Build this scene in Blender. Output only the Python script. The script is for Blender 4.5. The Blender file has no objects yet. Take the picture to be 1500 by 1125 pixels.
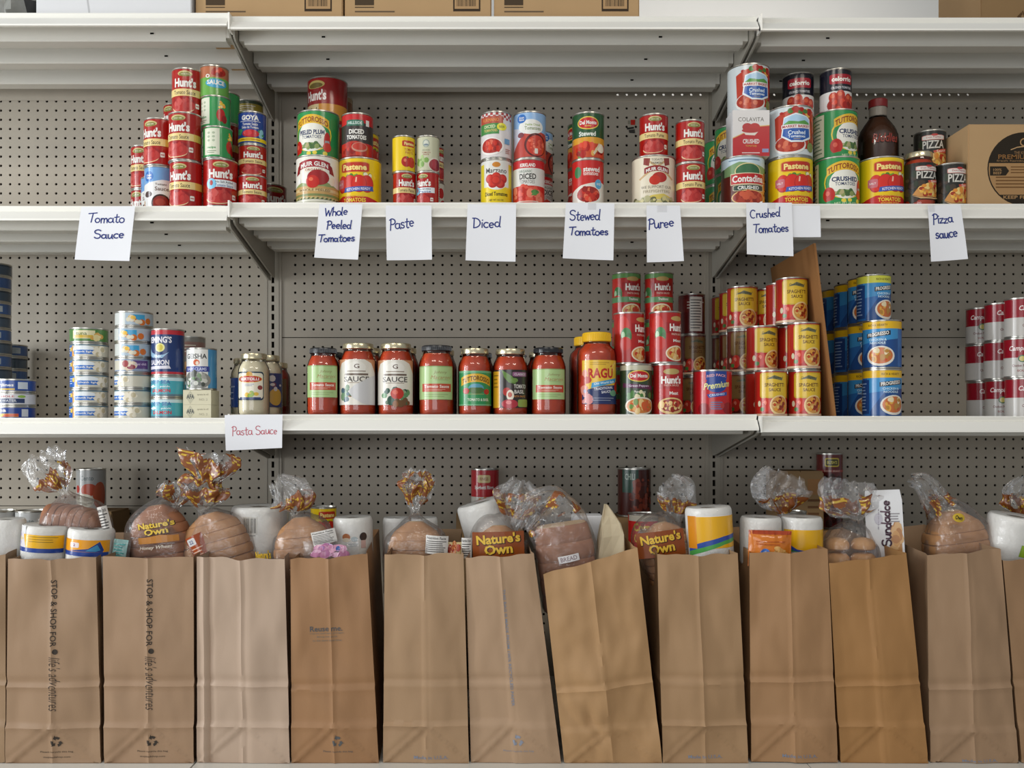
import bpy, bmesh, math, random
from mathutils import Vector, Matrix, noise
from math import sin, cos, pi, radians, sqrt, atan2

S = bpy.context.scene
COL = S.collection
# ------------------------------------------------------------------ camera, world, lights, exposure
F, CX, CY, D0, CZ = 1340.0, 722.0, 628.0, 2.113, 0.80     # focal (px of the 1500 px frame), principal point, distance to the shelf fronts, eye height
cam_d = bpy.data.cameras.new('camera')
cam = bpy.data.objects.new('camera', cam_d)
COL.objects.link(cam)
cam.location = (0, -D0, CZ)
cam.rotation_euler = (pi / 2, 0, 0)
cam_d.sensor_fit = 'HORIZONTAL'
cam_d.sensor_width = 36.0
cam_d.lens = 36.0 * F / 1500.0
cam_d.shift_x = (750 - CX) / 1500.0
cam_d.shift_y = (CY - 562.5) / 1500.0
cam_d.clip_start = 0.05
S.camera = cam

S.view_settings.view_transform = 'Standard'
S.view_settings.look = 'None'
S.view_settings.gamma = 1.0
S.view_settings.use_curve_mapping = False
S.view_settings.exposure = -0.08
try:
    S.cycles.transparent_max_bounces = 32
    S.cycles.max_bounces = 8
except Exception:
    pass

w = bpy.data.worlds.new('room_light')
S.world = w
w.use_nodes = True
bg = w.node_tree.nodes['Background']
bg.inputs[0].default_value = (0.86, 0.93, 1.0, 1)
bg.inputs[1].default_value = 0.31


def area(name, loc, target, sx, sy, power, col):
    l = bpy.data.lights.new(name, 'AREA')
    l.shape = 'RECTANGLE'
    l.size, l.size_y, l.energy, l.color = sx, sy, power, col
    o = bpy.data.objects.new(name, l)
    COL.objects.link(o)
    o.location = loc
    d = Vector(target) - Vector(loc)
    o.rotation_euler = d.to_track_quat('-Z', 'Y').to_euler()
    return o


area('window_and_fill_light', (-3.3, -1.9, 1.35), (0.3, 0.2, 0.85), 1.5, 1.9, 50, (0.93, 0.97, 1.0))
area('window_and_fill_light', (-3.35, -0.95, 1.25), (0.0, 0.0, 1.0), 0.24, 1.9, 42, (0.95, 0.98, 1.0))
area('window_and_fill_light', (-0.8, -4.6, 0.95), (0.1, 0.4, 0.75), 2.6, 1.3, 36, (0.97, 0.98, 1.0))  # frontal fill behind the camera, added to brighten the lower backboard
area('ceiling_lamp', (-0.9, -2.3, 2.7), (-0.9, -1.2, 0), 1.2, 0.3, 16, (1.0, 0.94, 0.84))
area('ceiling_lamp', (1.3, -2.3, 2.7), (1.3, -1.2, 0), 1.2, 0.3, 18, (1.0, 0.91, 0.78))
area('ceiling_lamp', (0.9, 0.95, 2.7), (0.9, 0.95, 0), 1.2, 0.3, 9, (1.0, 0.95, 0.88))


def P(px, py, Y):
    d = D0 + Y
    return Vector(((px - CX) * d / F, Y, CZ + (CY - py) * d / F))


# ------------------------------------------------------------------ colour and materials
def lin(c):
    return c / 12.92 if c <= 0.04045 else ((c + 0.055) / 1.055) ** 2.4


def C(h):
    h = h.lstrip('#')
    return tuple(lin(int(h[i:i + 2], 16) / 255) for i in (0, 2, 4)) + (1.0,)


def material(name, col, rough=0.5, metal=0.0, spec=0.5, coat=0.0, noise_amt=0.0, noise_scale=40.0, bump=0.0, bump_scale=60.0, attr=False, stretch=None):
    m = bpy.data.materials.new(name)
    m.use_nodes = True
    nt = m.node_tree
    b = nt.nodes['Principled BSDF']
    b.inputs['Base Color'].default_value = C(col) if isinstance(col, str) else col
    b.inputs['Roughness'].default_value = rough
    b.inputs['Metallic'].default_value = metal
    b.inputs['Specular IOR Level'].default_value = spec
    b.inputs['Coat Weight'].default_value = coat
    b.inputs['Coat Roughness'].default_value = 0.12
    src = None
    if attr:
        a = nt.nodes.new('ShaderNodeAttribute')
        a.attribute_name = 'print_color'
        src = a.outputs['Color']
        nt.links.new(src, b.inputs['Base Color'])
    if noise_amt or bump:
        tc = nt.nodes.new('ShaderNodeTexCoord')
        vec = tc.outputs['Object']
        if stretch:
            mp = nt.nodes.new('ShaderNodeMapping')
            mp.inputs['Scale'].default_value = stretch
            nt.links.new(vec, mp.inputs['Vector'])
            vec = mp.outputs['Vector']
    if noise_amt:
        n = nt.nodes.new('ShaderNodeTexNoise')
        n.inputs['Scale'].default_value = noise_scale
        n.inputs['Detail'].default_value = 4
        nt.links.new(vec, n.inputs['Vector'])
        mr = nt.nodes.new('ShaderNodeMapRange')
        mr.inputs['To Min'].default_value = 1 - noise_amt
        mr.inputs['To Max'].default_value = 1 + noise_amt
        nt.links.new(n.outputs['Fac'], mr.inputs['Value'])
        mx = nt.nodes.new('ShaderNodeMix')
        mx.data_type = 'RGBA'
        mx.blend_type = 'MULTIPLY'
        mx.inputs[0].default_value = 1
        if src:
            nt.links.new(src, mx.inputs[6])
        else:
            mx.inputs[6].default_value = b.inputs['Base Color'].default_value
        nt.links.new(mr.outputs['Result'], mx.inputs[7])
        nt.links.new(mx.outputs[2], b.inputs['Base Color'])
    if bump:
        n = nt.nodes.new('ShaderNodeTexNoise')
        n.inputs['Scale'].default_value = bump_scale
        n.inputs['Detail'].default_value = 3
        nt.links.new(vec, n.inputs['Vector'])
        bp = nt.nodes.new('ShaderNodeBump')
        bp.inputs['Strength'].default_value = bump
        bp.inputs['Distance'].default_value = 0.004
        nt.links.new(n.outputs['Fac'], bp.inputs['Height'])
        nt.links.new(bp.outputs['Normal'], b.inputs['Normal'])
    return m


def film_material(name, gloss_min, haze, haze_col, rough=0.08, bump=0.5, bump_scale=30.0, gain=1.0):
    """clear plastic or glass skin: transparent, with a fresnel gloss and a little milky haze"""
    m = bpy.data.materials.new(name)
    m.use_nodes = True
    nt = m.node_tree
    for n in list(nt.nodes):
        nt.nodes.remove(n)
    out = nt.nodes.new('ShaderNodeOutputMaterial')
    tr = nt.nodes.new('ShaderNodeBsdfTransparent')
    gl = nt.nodes.new('ShaderNodeBsdfGlossy')
    gl.inputs['Roughness'].default_value = rough
    df = nt.nodes.new('ShaderNodeBsdfDiffuse')
    df.inputs['Color'].default_value = C(haze_col)
    fr = nt.nodes.new('ShaderNodeFresnel')
    fr.inputs['IOR'].default_value = 1.45
    ma = nt.nodes.new('ShaderNodeMath')
    ma.operation = 'MULTIPLY_ADD'
    ma.inputs[1].default_value = gain
    ma.inputs[2].default_value = gloss_min
    ma.use_clamp = True
    nt.links.new(fr.outputs[0], ma.inputs[0])
    m1 = nt.nodes.new('ShaderNodeMixShader')
    m1.inputs[0].default_value = haze
    nt.links.new(tr.outputs[0], m1.inputs[1])
    nt.links.new(df.outputs[0], m1.inputs[2])
    m2 = nt.nodes.new('ShaderNodeMixShader')
    nt.links.new(ma.outputs[0], m2.inputs[0])
    nt.links.new(m1.outputs[0], m2.inputs[1])
    nt.links.new(gl.outputs[0], m2.inputs[2])
    nt.links.new(m2.outputs[0], out.inputs[0])
    if bump:
        tc = nt.nodes.new('ShaderNodeTexCoord')
        n = nt.nodes.new('ShaderNodeTexNoise')
        n.inputs['Scale'].default_value = bump_scale
        n.inputs['Detail'].default_value = 4
        n.inputs['Distortion'].default_value = 1.2
        nt.links.new(tc.outputs['Object'], n.inputs['Vector'])
        bp = nt.nodes.new('ShaderNodeBump')
        bp.inputs['Strength'].default_value = bump
        bp.inputs['Distance'].default_value = 0.01
        nt.links.new(n.outputs['Fac'], bp.inputs['Height'])
        for s in (gl, fr, df):
            nt.links.new(bp.outputs['Normal'], s.inputs['Normal'])
    return m


M = {
    'white_metal': material('white_painted_metal', '#d0cdc4', 0.34, noise_amt=0.03, noise_scale=9),
    'rail': material('ivory_price_rail', '#f0eee6', 0.30),
    'grey_metal': material('grey_bracket_metal', '#a39f94', 0.4, noise_amt=0.04),
    'peg': material('taupe_pegboard', '#a69d8e', 0.55, noise_amt=0.05, noise_scale=25, bump=0.06, bump_scale=400),
    'upright': material('taupe_upright_metal', '#a59d8e', 0.45),
    'dark': material('dark_gap', '#15130f', 0.9, spec=0.1),
    'backing': material('dark_backing_board', '#2a2620', 0.9, spec=0.1),
    'wall': material('white_wall_paint', '#d9d8d4', 0.8, noise_amt=0.02, noise_scale=6, bump=0.05, bump_scale=150),
    'floor': material('grey_vinyl_floor', '#b7b2a8', 0.5, noise_amt=0.08, noise_scale=12),
    'tin': material('tin_plate', '#c9c6bd', 0.28, metal=0.9),
    'print': material('printed_glossy_label', '#ffffff', 0.24, attr=True, spec=0.5, coat=0.2),
    'print_matte': material('printed_matte_ink', '#ffffff', 0.75, attr=True, spec=0.2),
    'paper': material('white_note_paper', '#e9eaee', 0.8, spec=0.2),
    'tape': film_material('clear_tape', 0.04, 0.12, '#ffffff', rough=0.2, bump=0, gain=.6),
    'glass': film_material('clear_jar_glass', 0.02, 0.0, '#ffffff', rough=0.03, bump=0, gain=1.0),
    'film': film_material('clear_plastic_film', 0.035, 0.055, '#f8f6f6', rough=0.13, bump=0.5, bump_scale=38, gain=0.55),
    'wrap': film_material('thin_clear_wrapper', 0.01, 0.02, '#f4f2f2', rough=0.12, bump=0.25, bump_scale=38, gain=0.5),
    'film_brown': material('brown_printed_film', '#804822', 0.22, coat=0.3, noise_amt=0.3, noise_scale=60, bump=0.5, bump_scale=60),
    'film_yellow': material('yellow_printed_film', '#bf9c35', 0.22, coat=0.3, noise_amt=0.45, noise_scale=120, bump=0.5, bump_scale=60),
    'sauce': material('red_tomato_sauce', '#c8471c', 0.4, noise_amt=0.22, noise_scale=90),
    'shaded_sauce': material('shaded_tomato_sauce', '#96290f', 0.4, noise_amt=0.22, noise_scale=90),  # darker copy of the red sauce: rear-row shade put into the colour
    'white_sauce': material('white_cream_sauce', '#e8dfc2', 0.4, noise_amt=0.06, noise_scale=90),
    'gold': material('gold_lid', '#d6cbaa', 0.25, metal=0.85),
    'black': material('black_lid', '#16161a', 0.25, coat=0.3),
    'yellow': material('yellow_plastic_lid', '#e8b90c', 0.4),
    'red_cap': material('dark_red_cap', '#7c1c1c', 0.4),
    'crust': material('brown_bread_crust', '#ac7c50', 0.75, noise_amt=0.3, noise_scale=26, bump=0.15, bump_scale=120),
    'crust_dark': material('dark_bread_crust', '#996546', 0.75, noise_amt=0.3, noise_scale=26, bump=0.15, bump_scale=120),
    'crust_gold': material('golden_bun_crust', '#c8935a', 0.65, noise_amt=0.16, noise_scale=28, bump=0.2, bump_scale=120),
    'crumb': material('bread_crumb', '#c9a67a', 0.9, noise_amt=0.15, noise_scale=150, bump=0.5, bump_scale=300),
    'towel': material('white_paper_towel', '#e6e4df', 0.85, spec=0.2, noise_amt=0.03, bump=0.25, bump_scale=180),
    'core': material('brown_card_core', '#8f8474', 0.9),
    'card': material('brown_corrugated_card', '#b3936b', 0.8, spec=0.2, noise_amt=0.06, noise_scale=14),
    'card_dark': material('dark_brown_card', '#8f7350', 0.8, spec=0.2, noise_amt=0.06, noise_scale=14),
    'divider_card': material('reddish_brown_card', '#94683f', 0.8, spec=0.2, noise_amt=0.06, noise_scale=14),
    'white_card': material('white_carton_card', '#d9d9da', 0.6, noise_amt=0.02),
    'cream_paper': material('cream_sack_paper', '#cfc0a2', 0.8, spec=0.2, noise_amt=0.05),
    'black_plastic': material('black_bag_plastic', '#23221f', 0.3),
}


def kraft(name, col):
    return material(name, col, 0.55, spec=0.35, noise_amt=0.035, noise_scale=30, stretch=(1, 1, 0.35), bump=0.04, bump_scale=90)


# ------------------------------------------------------------------ object helpers
def tag(o, label=None, cat=None, group=None, kind=None):
    for k, v in (('label', label), ('category', cat), ('group', group), ('kind', kind)):
        if v:
            o[k] = v
    return o


def empty(name, loc, label, cat, group=None, rot=(0, 0, 0)):
    o = bpy.data.objects.new(name, None)
    COL.objects.link(o)
    o.location = loc
    o.rotation_euler = rot
    o.empty_display_size = 0.02
    return tag(o, label, cat, group)


def link(name, me, parent=None, loc=None):
    o = bpy.data.objects.new(name, me)
    COL.objects.link(o)
    if parent is not None:
        o.parent = parent
    if loc is not None:
        o.location = loc
    return o


class MB:
    def __init__(self):
        self.v, self.f, self.m = [], [], []

    def add(self, verts, faces, mi=0):
        b = len(self.v)
        self.v += [tuple(p) for p in verts]
        for f in faces:
            self.f.append(tuple(i + b for i in f))
            self.m.append(mi)
        return self

    def box(self, x0, x1, y0, y1, z0, z1, mi=0, faces=None):
        v = [(x, y, z) for z in (z0, z1) for y in (y0, y1) for x in (x0, x1)]
        return self.add(v, [(0, 2, 3, 1), (4, 5, 7, 6), (0, 1, 5, 4), (2, 6, 7, 3), (0, 4, 6, 2), (1, 3, 7, 5)], mi)

    def prism_x(self, prof, x0, x1, mi=0):
        """closed profile of (y, z) swept along x"""
        n = len(prof)
        v = [(x0, y, z) for y, z in prof] + [(x1, y, z) for y, z in prof]
        f = [(i, (i + 1) % n, n + (i + 1) % n, n + i) for i in range(n)]
        return self.add(v, f + [tuple(range(n))[::-1], tuple(range(n, 2 * n))], mi)

    def lathe(self, prof, seg=48, mi=0, cap0=True, cap1=True):
        v, f = [], []
        for r, z in prof:
            for i in range(seg):
                a = 2 * pi * i / seg
                v.append((r * cos(a), r * sin(a), z))
        n = len(prof)
        for k in range(n - 1):
            for i in range(seg):
                j = (i + 1) % seg
                f.append((k * seg + i, k * seg + j, (k + 1) * seg + j, (k + 1) * seg + i))
        if cap0:
            f.append(tuple(range(seg))[::-1])
        if cap1:
            f.append(tuple(range((n - 1) * seg, n * seg)))
        return self.add(v, f, mi)

    def loft(self, rings, mi=0, cap0=True, cap1=True, pick=None):
        n = len(rings[0])
        v = [p for r in rings for p in r]
        b = len(self.v)
        self.v += [tuple(p) for p in v]
        for k in range(len(rings) - 1):
            for i in range(n):
                j = (i + 1) % n
                self.f.append((b + k * n + i, b + k * n + j, b + (k + 1) * n + j, b + (k + 1) * n + i))
                self.m.append(pick(k, i) if pick else mi)
        if cap0:
            self.f.append(tuple(range(b, b + n))[::-1])
            self.m.append(mi)
        if cap1:
            self.f.append(tuple(range(b + (len(rings) - 1) * n, b + len(rings) * n)))
            self.m.append(mi)
        return self

    def mesh(self, name, mats, smooth=None):
        me = bpy.data.meshes.new(name)
        me.from_pydata(self.v, [], self.f)
        for m in (mats if isinstance(mats, (list, tuple)) else [mats]):
            me.materials.append(m)
        if any(self.m):
            me.polygons.foreach_set('material_index', self.m)
        if smooth is not None:
            me.polygons.foreach_set('use_smooth', [True] * len(self.f))
            me.set_sharp_from_angle(angle=radians(smooth))
        me.update()
        return me

    def build(self, name, mats, parent=None, smooth=None, loc=None):
        return link(name, self.mesh(name, mats, smooth), parent, loc)


# ------------------------------------------------------------------ printed canvases
_txt = {}


def text_tris(s, bold, slant):
    k = (s, bold, slant)
    if k not in _txt:
        cu = bpy.data.curves.new('lettering', 'FONT')
        cu.body, cu.resolution_u, cu.offset, cu.shear = s, 2, bold, slant
        cu.fill_mode = 'BOTH'
        o = bpy.data.objects.new('lettering', cu)
        me = o.to_mesh()
        vs = [(v.co.x, v.co.y) for v in me.vertices]
        fs = [tuple(p.vertices) for p in me.polygons]
        o.to_mesh_clear()
        bpy.data.objects.remove(o)
        bpy.data.curves.remove(cu)
        if vs:
            x0, x1 = min(v[0] for v in vs), max(v[0] for v in vs)
            y0, y1 = min(v[1] for v in vs), max(v[1] for v in vs)
            vs = [((x - x0) / max(x1 - x0, 1e-6), (y - y0) / max(y1 - y0, 1e-6)) for x, y in vs]
        _txt[k] = (vs, fs)
    return _txt[k]


class Canvas:
    def __init__(self):
        self.items = []
        self.layer = 0

    def _put(self, polys, col):
        self.layer += 1
        c = C(col)
        for p in polys:
            self.items.append((p, c, self.layer))
        return self

    def rect(self, x0, y0, x1, y1, col):
        return self._put([[(x0, y0), (x1, y0), (x1, y1), (x0, y1)]], col)

    def ell(self, cx, cy, rx, ry, col, n=22):
        return self._put([[(cx + rx * cos(2 * pi * i / n), cy + ry * sin(2 * pi * i / n)) for i in range(n)]], col)

    def rrect(self, cx, cy, hx, hy, col, k=0.35):
        r = k
        pts = []
        for sx, sy, a0 in ((1, 1, 0), (-1, 1, 90), (-1, -1, 180), (1, -1, 270)):
            for i in range(5):
                a = radians(a0 + 22.5 * i)
                pts.append((cx + sx * hx * (1 - r) + hx * r * cos(a), cy + sy * hy * (1 - r) + hy * r * sin(a)))
        return self._put([pts], col)

    def poly(self, pts, col):
        return self._put([list(pts)], col)

    def band(self, pts, wid, col):
        """a ribbon of half height wid along a polyline"""
        return self._put([[(x0, y0 - wid), (x1, y1 - wid), (x1, y1 + wid), (x0, y0 + wid)] for (x0, y0), (x1, y1) in zip(pts, pts[1:])], col)

    def text(self, s, cx, cy, wd, ht, col, bold=0.02, slant=0.0, arc=0.0, rot=0):
        vs, fs = text_tris(s, bold, slant)
        q = []
        for u, v in vs:
            x, y = (u - 0.5) * wd, (v - 0.5) * ht + arc * (1 - (2 * u - 1) ** 2)
            if rot:
                x, y = (x * cos(rot) - y * sin(rot), x * sin(rot) + y * cos(rot))
            q.append((cx + x, cy + y))
        return self._put([[q[i] for i in f] for f in fs], col)

    def vtext(self, s, cx, cy, wd, ht, col, bold=0.0, slant=0.0, down=True):
        """text turned a quarter: wd is its extent across x, ht its extent along y"""
        vs, fs = text_tris(s, bold, slant)
        if down:
            q = [(cx + (v - 0.5) * wd, cy - (u - 0.5) * ht) for u, v in vs]
        else:
            q = [(cx - (v - 0.5) * wd, cy + (u - 0.5) * ht) for u, v in vs]
        return self._put([[q[i] for i in f][::-1] for f in fs], col)

    def blobs(self, seed, cx, cy, rx, ry, n, cols, r=0.1, asp=0.5):
        rnd = random.Random(seed)
        for i in range(n):
            a, q = rnd.uniform(0, 2 * pi), sqrt(rnd.random())
            k = r * rnd.uniform(0.5, 1.2)
            self.ell(cx + q * rx * cos(a), cy + q * ry * sin(a), k, k * asp * rnd.uniform(0.6, 1.2), rnd.choice(cols), 9)
        return self

    def lines(self, x0, x1, y0, y1, n, col, k=0.35, seed=1):
        """small print too far to read, as thin bars"""
        rnd = random.Random(seed)
        st = (y1 - y0) / n
        for i in range(n):
            y = y1 - (i + 0.5) * st
            xe = x1 - (x1 - x0) * rnd.uniform(0, 0.25)
            self.rect(x0, y - st * k / 2, xe, y + st * k / 2, col)
        return self

    def bars(self, x0, x1, y0, y1, n, col, seed=3):
        rnd = random.Random(seed)
        st = (x1 - x0) / n
        return self._put([[(x0 + i * st, y0), (x0 + (i + k) * st, y0), (x0 + (i + k) * st, y1), (x0 + i * st, y1)] for i, k in ((i, rnd.uniform(0.3, 0.75)) for i in range(n))], col)


def clip(poly, a, b):
    """part of a convex polygon with a <= x <= b"""
    for lim, sg in ((a, 1), (b, -1)):
        out = []
        for i, p in enumerate(poly):
            q = poly[(i + 1) % len(poly)]
            dp, dq = (p[0] - lim) * sg, (q[0] - lim) * sg
            if dp >= 0:
                out.append(p)
            if dp * dq < 0:
                t = dp / (dp - dq)
                out.append((lim, p[1] + t * (q[1] - p[1])))
        poly = out
        if len(poly) < 3:
            return []
    return poly


def canvas_mesh(cv, mapper, name, mat, step=None, normal=None, dl=2.5e-5):
    vs, fs, cols, nrm = [], [], [], []
    for poly, c, lay in cv.items:
        parts = [poly]
        if step:
            x0, x1 = min(p[0] for p in poly), max(p[0] for p in poly)
            k0, k1 = math.floor(x0 / step + 1e-6), math.ceil(x1 / step - 1e-6)
            if k1 - k0 > 1:
                parts = [clip(poly, k * step, (k + 1) * step) for k in range(k0, k1)]
        for q in parts:
            ar = sum(q[i - 1][0] * q[i][1] - q[i][0] * q[i - 1][1] for i in range(len(q)))
            if len(q) < 3 or abs(ar) < 1e-9:
                continue
            if ar < 0:
                q = q[::-1]
            b = len(vs)
            for x, y in q:
                vs.append(tuple(mapper(x, y, lay * dl)))
                if normal:
                    nrm.append(normal(x, y))
            fs.append(tuple(range(b, b + len(q))))
            cols.append(c)
    me = bpy.data.meshes.new(name)
    me.from_pydata(vs, [], fs)
    at = me.attributes.new('print_color', 'FLOAT_COLOR', 'FACE')
    at.data.foreach_set('color', [x for c in cols for x in c])
    me.materials.append(mat)
    if normal:
        me.polygons.foreach_set('use_smooth', [True] * len(fs))
        me.normals_split_custom_set_from_vertices(nrm)
    me.update()
    return me


SEG = 64
KX = 1.04                      # canvas x = 1 is 1.04 rad round the can
XW = pi / KX                   # canvas x at the back of the can
STEP = (2 * pi / SEG) / KX


def cyl_mapper(R, z0, z1):
    def f(x, y, off):
        a = x * KX
        # the point stays on the same flat facet as the label below it
        k = math.floor(a / (2 * pi / SEG) + 1e-7)
        a0, a1 = k * 2 * pi / SEG, (k + 1) * 2 * pi / SEG
        t = (a - a0) / (a1 - a0)
        r = R + off
        px = r * (sin(a0) * (1 - t) + sin(a1) * t)
        py = -r * (cos(a0) * (1 - t) + cos(a1) * t)
        return (px, py, z0 + y * (z1 - z0))
    return f


def cyl_normal(x, y):
    return (sin(x * KX), -cos(x * KX), 0.0)

# ------------------------------------------------------------------ the setting
DB = 0.41                                              # depth of the upper shelves: the pegboard plane
o = MB().box(-3.4, 3.4, 1.5, 1.6, 0, 3.0).build('wall_back', M['wall']); o['kind'] = 'structure'
o = MB().box(-3.4, 3.4, -3.4, 1.5, -0.08, 0).build('floor', M['floor']); o['kind'] = 'structure'

# ------------------------------------------------------------------ shelving unit: uprights, pegboard panels, base
JX = [-1.82, -0.606, 0.609, 1.82]
unit = empty('shelving_unit', (0, 0.2, 0), 'long taupe pegboard shelving unit with slotted uprights carrying the white shelves', 'shelving')
unit_off = Vector((0, -0.2, 0))


def unit_part(mb, name, mats, smooth=None):
    return link(name, mb.mesh(name, mats, smooth), unit, unit_off)


def peg_panel(x0, x1, z0, z1, hx, hz, y, mask=None):
    """pegboard with real holes: hx, hz are the hole centres"""
    mb = MB()
    p, r = 0.0254, 0.0036
    h = p / 2
    gx0, gx1, gz0, gz1 = hx[0] - h, hx[-1] + h, hz[0] - h, hz[-1] + h
    for a, b, c, d in ((x0, gx0, z0, z1), (gx1, x1, z0, z1), (gx0, gx1, z0, gz0), (gx0, gx1, gz1, z1)):
        if b > a and d > c:
            mb.add([(a, y, c), (b, y, c), (b, y, d), (a, y, d)], [(0, 1, 2, 3)])
    octs = [(r * cos(radians(22.5 + 45 * i)), r * sin(radians(22.5 + 45 * i))) for i in range(8)]
    fs = [(8, 9, 6, 5), (9, 10, 0, 7), (10, 11, 2, 1), (11, 8, 4, 3), (9, 7, 6), (10, 1, 0), (11, 3, 2), (8, 5, 4)]
    fs += [(i, (i + 1) % 8, 12 + (i + 1) % 8, 12 + i) for i in range(8)]
    for cz in hz:
        for cx in hx:
            if mask and not mask(cx):
                mb.add([(cx - h, y, cz - h), (cx + h, y, cz - h), (cx + h, y, cz + h), (cx - h, y, cz + h)], [(0, 1, 2, 3)])
                continue
            v = [(cx + a, y, cz + b) for a, b in octs]
            v += [(cx - h, y, cz - h), (cx + h, y, cz - h), (cx + h, y, cz + h), (cx - h, y, cz + h)]
            v += [(cx + a, y + 0.004, cz + b) for a, b in octs]
            mb.add(v, fs)
    return mb


def rng(a, n, st=0.0254):
    return [a + st * i for i in range(n)]


PX = 2.523 / F
HXL = rng((379 - CX) * PX - 46 * 0.0254, 47)
HXM = rng((432.4 - CX) * PX, 45)
HXR = rng((1066.4 - CX) * PX, 46)
BAYX = [(-1.80, -0.629), (-0.583, 0.586), (0.632, 1.80)]
zc = lambda y: CZ + (CY - y) * PX
unit_part(peg_panel(*BAYX[0], zc(741) + .001, zc(150) + .012, HXL, rng(zc(728.5), 44), DB), 'back_panel', M['peg'])
unit_part(peg_panel(*BAYX[0], 0.1, zc(741) - .001, HXL, rng(zc(752.3) - 16 * .0254, 17), DB), 'back_panel', M['peg'])
for bx, hx in ((BAYX[1], HXM), (BAYX[2], HXR)):
    unit_part(peg_panel(*bx, zc(494.5) + .001, zc(147), hx, rng(zc(482.5), 25), DB), 'back_panel', M['peg'])
    unit_part(peg_panel(*bx, 0.1, zc(494.5) - .001, hx, rng(zc(508.5) - 33 * .0254, 34), DB), 'back_panel', M['peg'])
for i, hx in enumerate((HXL, HXM, HXR)):
    lim = [9, (900 - CX) * PX, 0][i]
    top_lim = [0, 9, (1425 - CX) * PX][i]
    unit_part(peg_panel(*BAYX[i], zc(148), 1.80, hx, [zc(139)], DB - 0.003, mask=lambda x: lim < x < top_lim), 'header_strip', M['peg'])
mb = MB()
mb.box(-1.82, 1.82, 0.440, 0.446, 0.1, zc(150))
mb.box(-1.82, 0.30, 0.440, 0.446, zc(150), 1.78)
unit_part(mb, 'backing_board', M['backing'])
for x in JX:
    mb = MB()
    y0, y1 = DB - 0.004, DB + 0.004
    for s in (-1, 1):
        mb.box(x + min(s * .0038, s * .024), x + max(s * .0038, s * .024), y0, y1, 0.1, 1.80)
        mb.box(x + s * .016 - .001, x + s * .016 + .001, y0 - .0016, y0, 0.1, 1.80)
    z = 0.1
    while z < 1.78:
        mb.box(x - .0038, x + .0038, y0, y1, z, z + .0085)
        z += .0254
    unit_part(mb, 'upright', M['upright'])
for k in range(3):
    a, b = JX[k] + (.03 if k == 2 else .002), JX[k + 1] + (.028 if k == 1 else -.002)
    mb = MB()
    mb.box(a, b, -0.335, 0.404, 0.085, 0.12)
    mb.prism_x([(-0.335, 0.12), (-0.352, 0.118), (-0.356, 0.075), (-0.335, 0.075)], a, b)
    unit_part(mb, 'base_deck', M['white_metal'])
    unit_part(MB().box(a + .01, b - .01, -0.30, -0.29, 0.002, 0.085), 'kick_plate', M['grey_metal'])

# ------------------------------------------------------------------ the nine white shelves
RAIL = {'T': (1.757, 1.749, 1.746), 'A': (1.3125, 1.3205, 1.3175), 'B': (0.825, 0.833, 0.829)}
WHERE = {'T': 'top', 'A': 'middle', 'B': 'lower'}
SIDE = ('left', 'centre', 'right')
HOLD = {'T0': 'under the white carton', 'T1': 'under the three brown cartons', 'T2': 'nearly empty with one far carton',
        'A0': 'carrying tomato sauce cans', 'A1': 'with the most handwritten notes', 'A2': 'carrying crushed tomato cans',
        'B0': 'carrying stacked tuna cans', 'B1': 'carrying a row of sauce jars', 'B2': 'carrying blue soup cans'}
RAIL_PROF = [(.004, 0), (-.008, 0), (-.0085, -.0025), (-.004, -.0115), (-.011, -.0135), (-.026, -.033), (-.026, -.037), (-.018, -.037), (-.004, -.013), (.004, -.011)]
for lv in 'TAB':
    for k in range(3):
        z = RAIL[lv][k]
        a, b = JX[k] + .0015, JX[k + 1] - .0015
        sh = empty('metal_shelf', ((a + b) / 2, 0.2, z), 'white metal shelf in the %s bay at %s level, %s' % (SIDE[k], WHERE[lv], HOLD[lv + str(k)]), 'shelf', 'white shelves of the unit')
        h = (b - a) / 2
        mb = MB().box(-h + .006, h - .006, -.196, .198, -.0105, -.004)
        for yr in (.037, .167, .303):
            mb.prism_x([(yr - .2, -.0105), (yr - .2, -.043), (yr - .197, -.0458), (yr - .163, -.0458), (yr - .160, -.043), (yr - .160, -.0105)], -h + .020, h - .020)
            mb.prism_x([(yr - .1996, -.0105), (yr - .1996, -.038), (yr - .160, -.038), (yr - .160, -.0105)], -h + .008, h - .008)
            for xs in ((h - .19, ) if k == 0 else (-h + .21, h - .21) if k == 1 else (-h + .18, )):
                mb.box(xs - .004 - yr * .1, xs + .004 - yr * .1, yr - .2012, yr - .199, -.030, -.0265, 1)
        link('shelf_deck', mb.mesh('shelf_deck', [M['white_metal'], M['dark']]), sh)
        link('price_rail', MB().prism_x([(y - .2, q) for y, q in RAIL_PROF], -h, h).box(-h, -h + .004, -.2275, -.196, -.0375, .0005).mesh('price_rail', M['rail']), sh)
        for s in (-1, 1):
            x = s * (h - .004)
            pr = [(-.192, -.011), (.197, -.011), (.197, -.106), (.175, -.106), (-.18, -.046), (-.192, -.040)]
            link('shelf_bracket', MB().prism_x(pr, x - .0022, x + .0022).mesh('shelf_bracket', M['grey_metal']), sh)
ZS = lambda lv, k: RAIL[lv][k] - 0.0035                # standing height on a shelf

# ------------------------------------------------------------------ label designs (canvas x -1..1 across the visible front, y 0..1 up)
RED, DRED, CREAM, WHITE, GOLD, BLACK = '#a61610', '#7d0f14', '#e6dcc2', '#e9e6df', '#dcb650', '#191614'
TOM = ['#c22a18', '#a81c12', '#d8442a', '#8e160e']


def base(col):
    return Canvas().rect(-XW, 0, XW, 1, col)


def nutrition(c, x0, x1, y0=.08, y1=.92):
    return c.rect(x0, y0, x1, y1, '#d6d2c6').lines(x0 + .05, x1 - .05, y0 + .05, y1 - .05, 11, '#4a4642')


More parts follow.
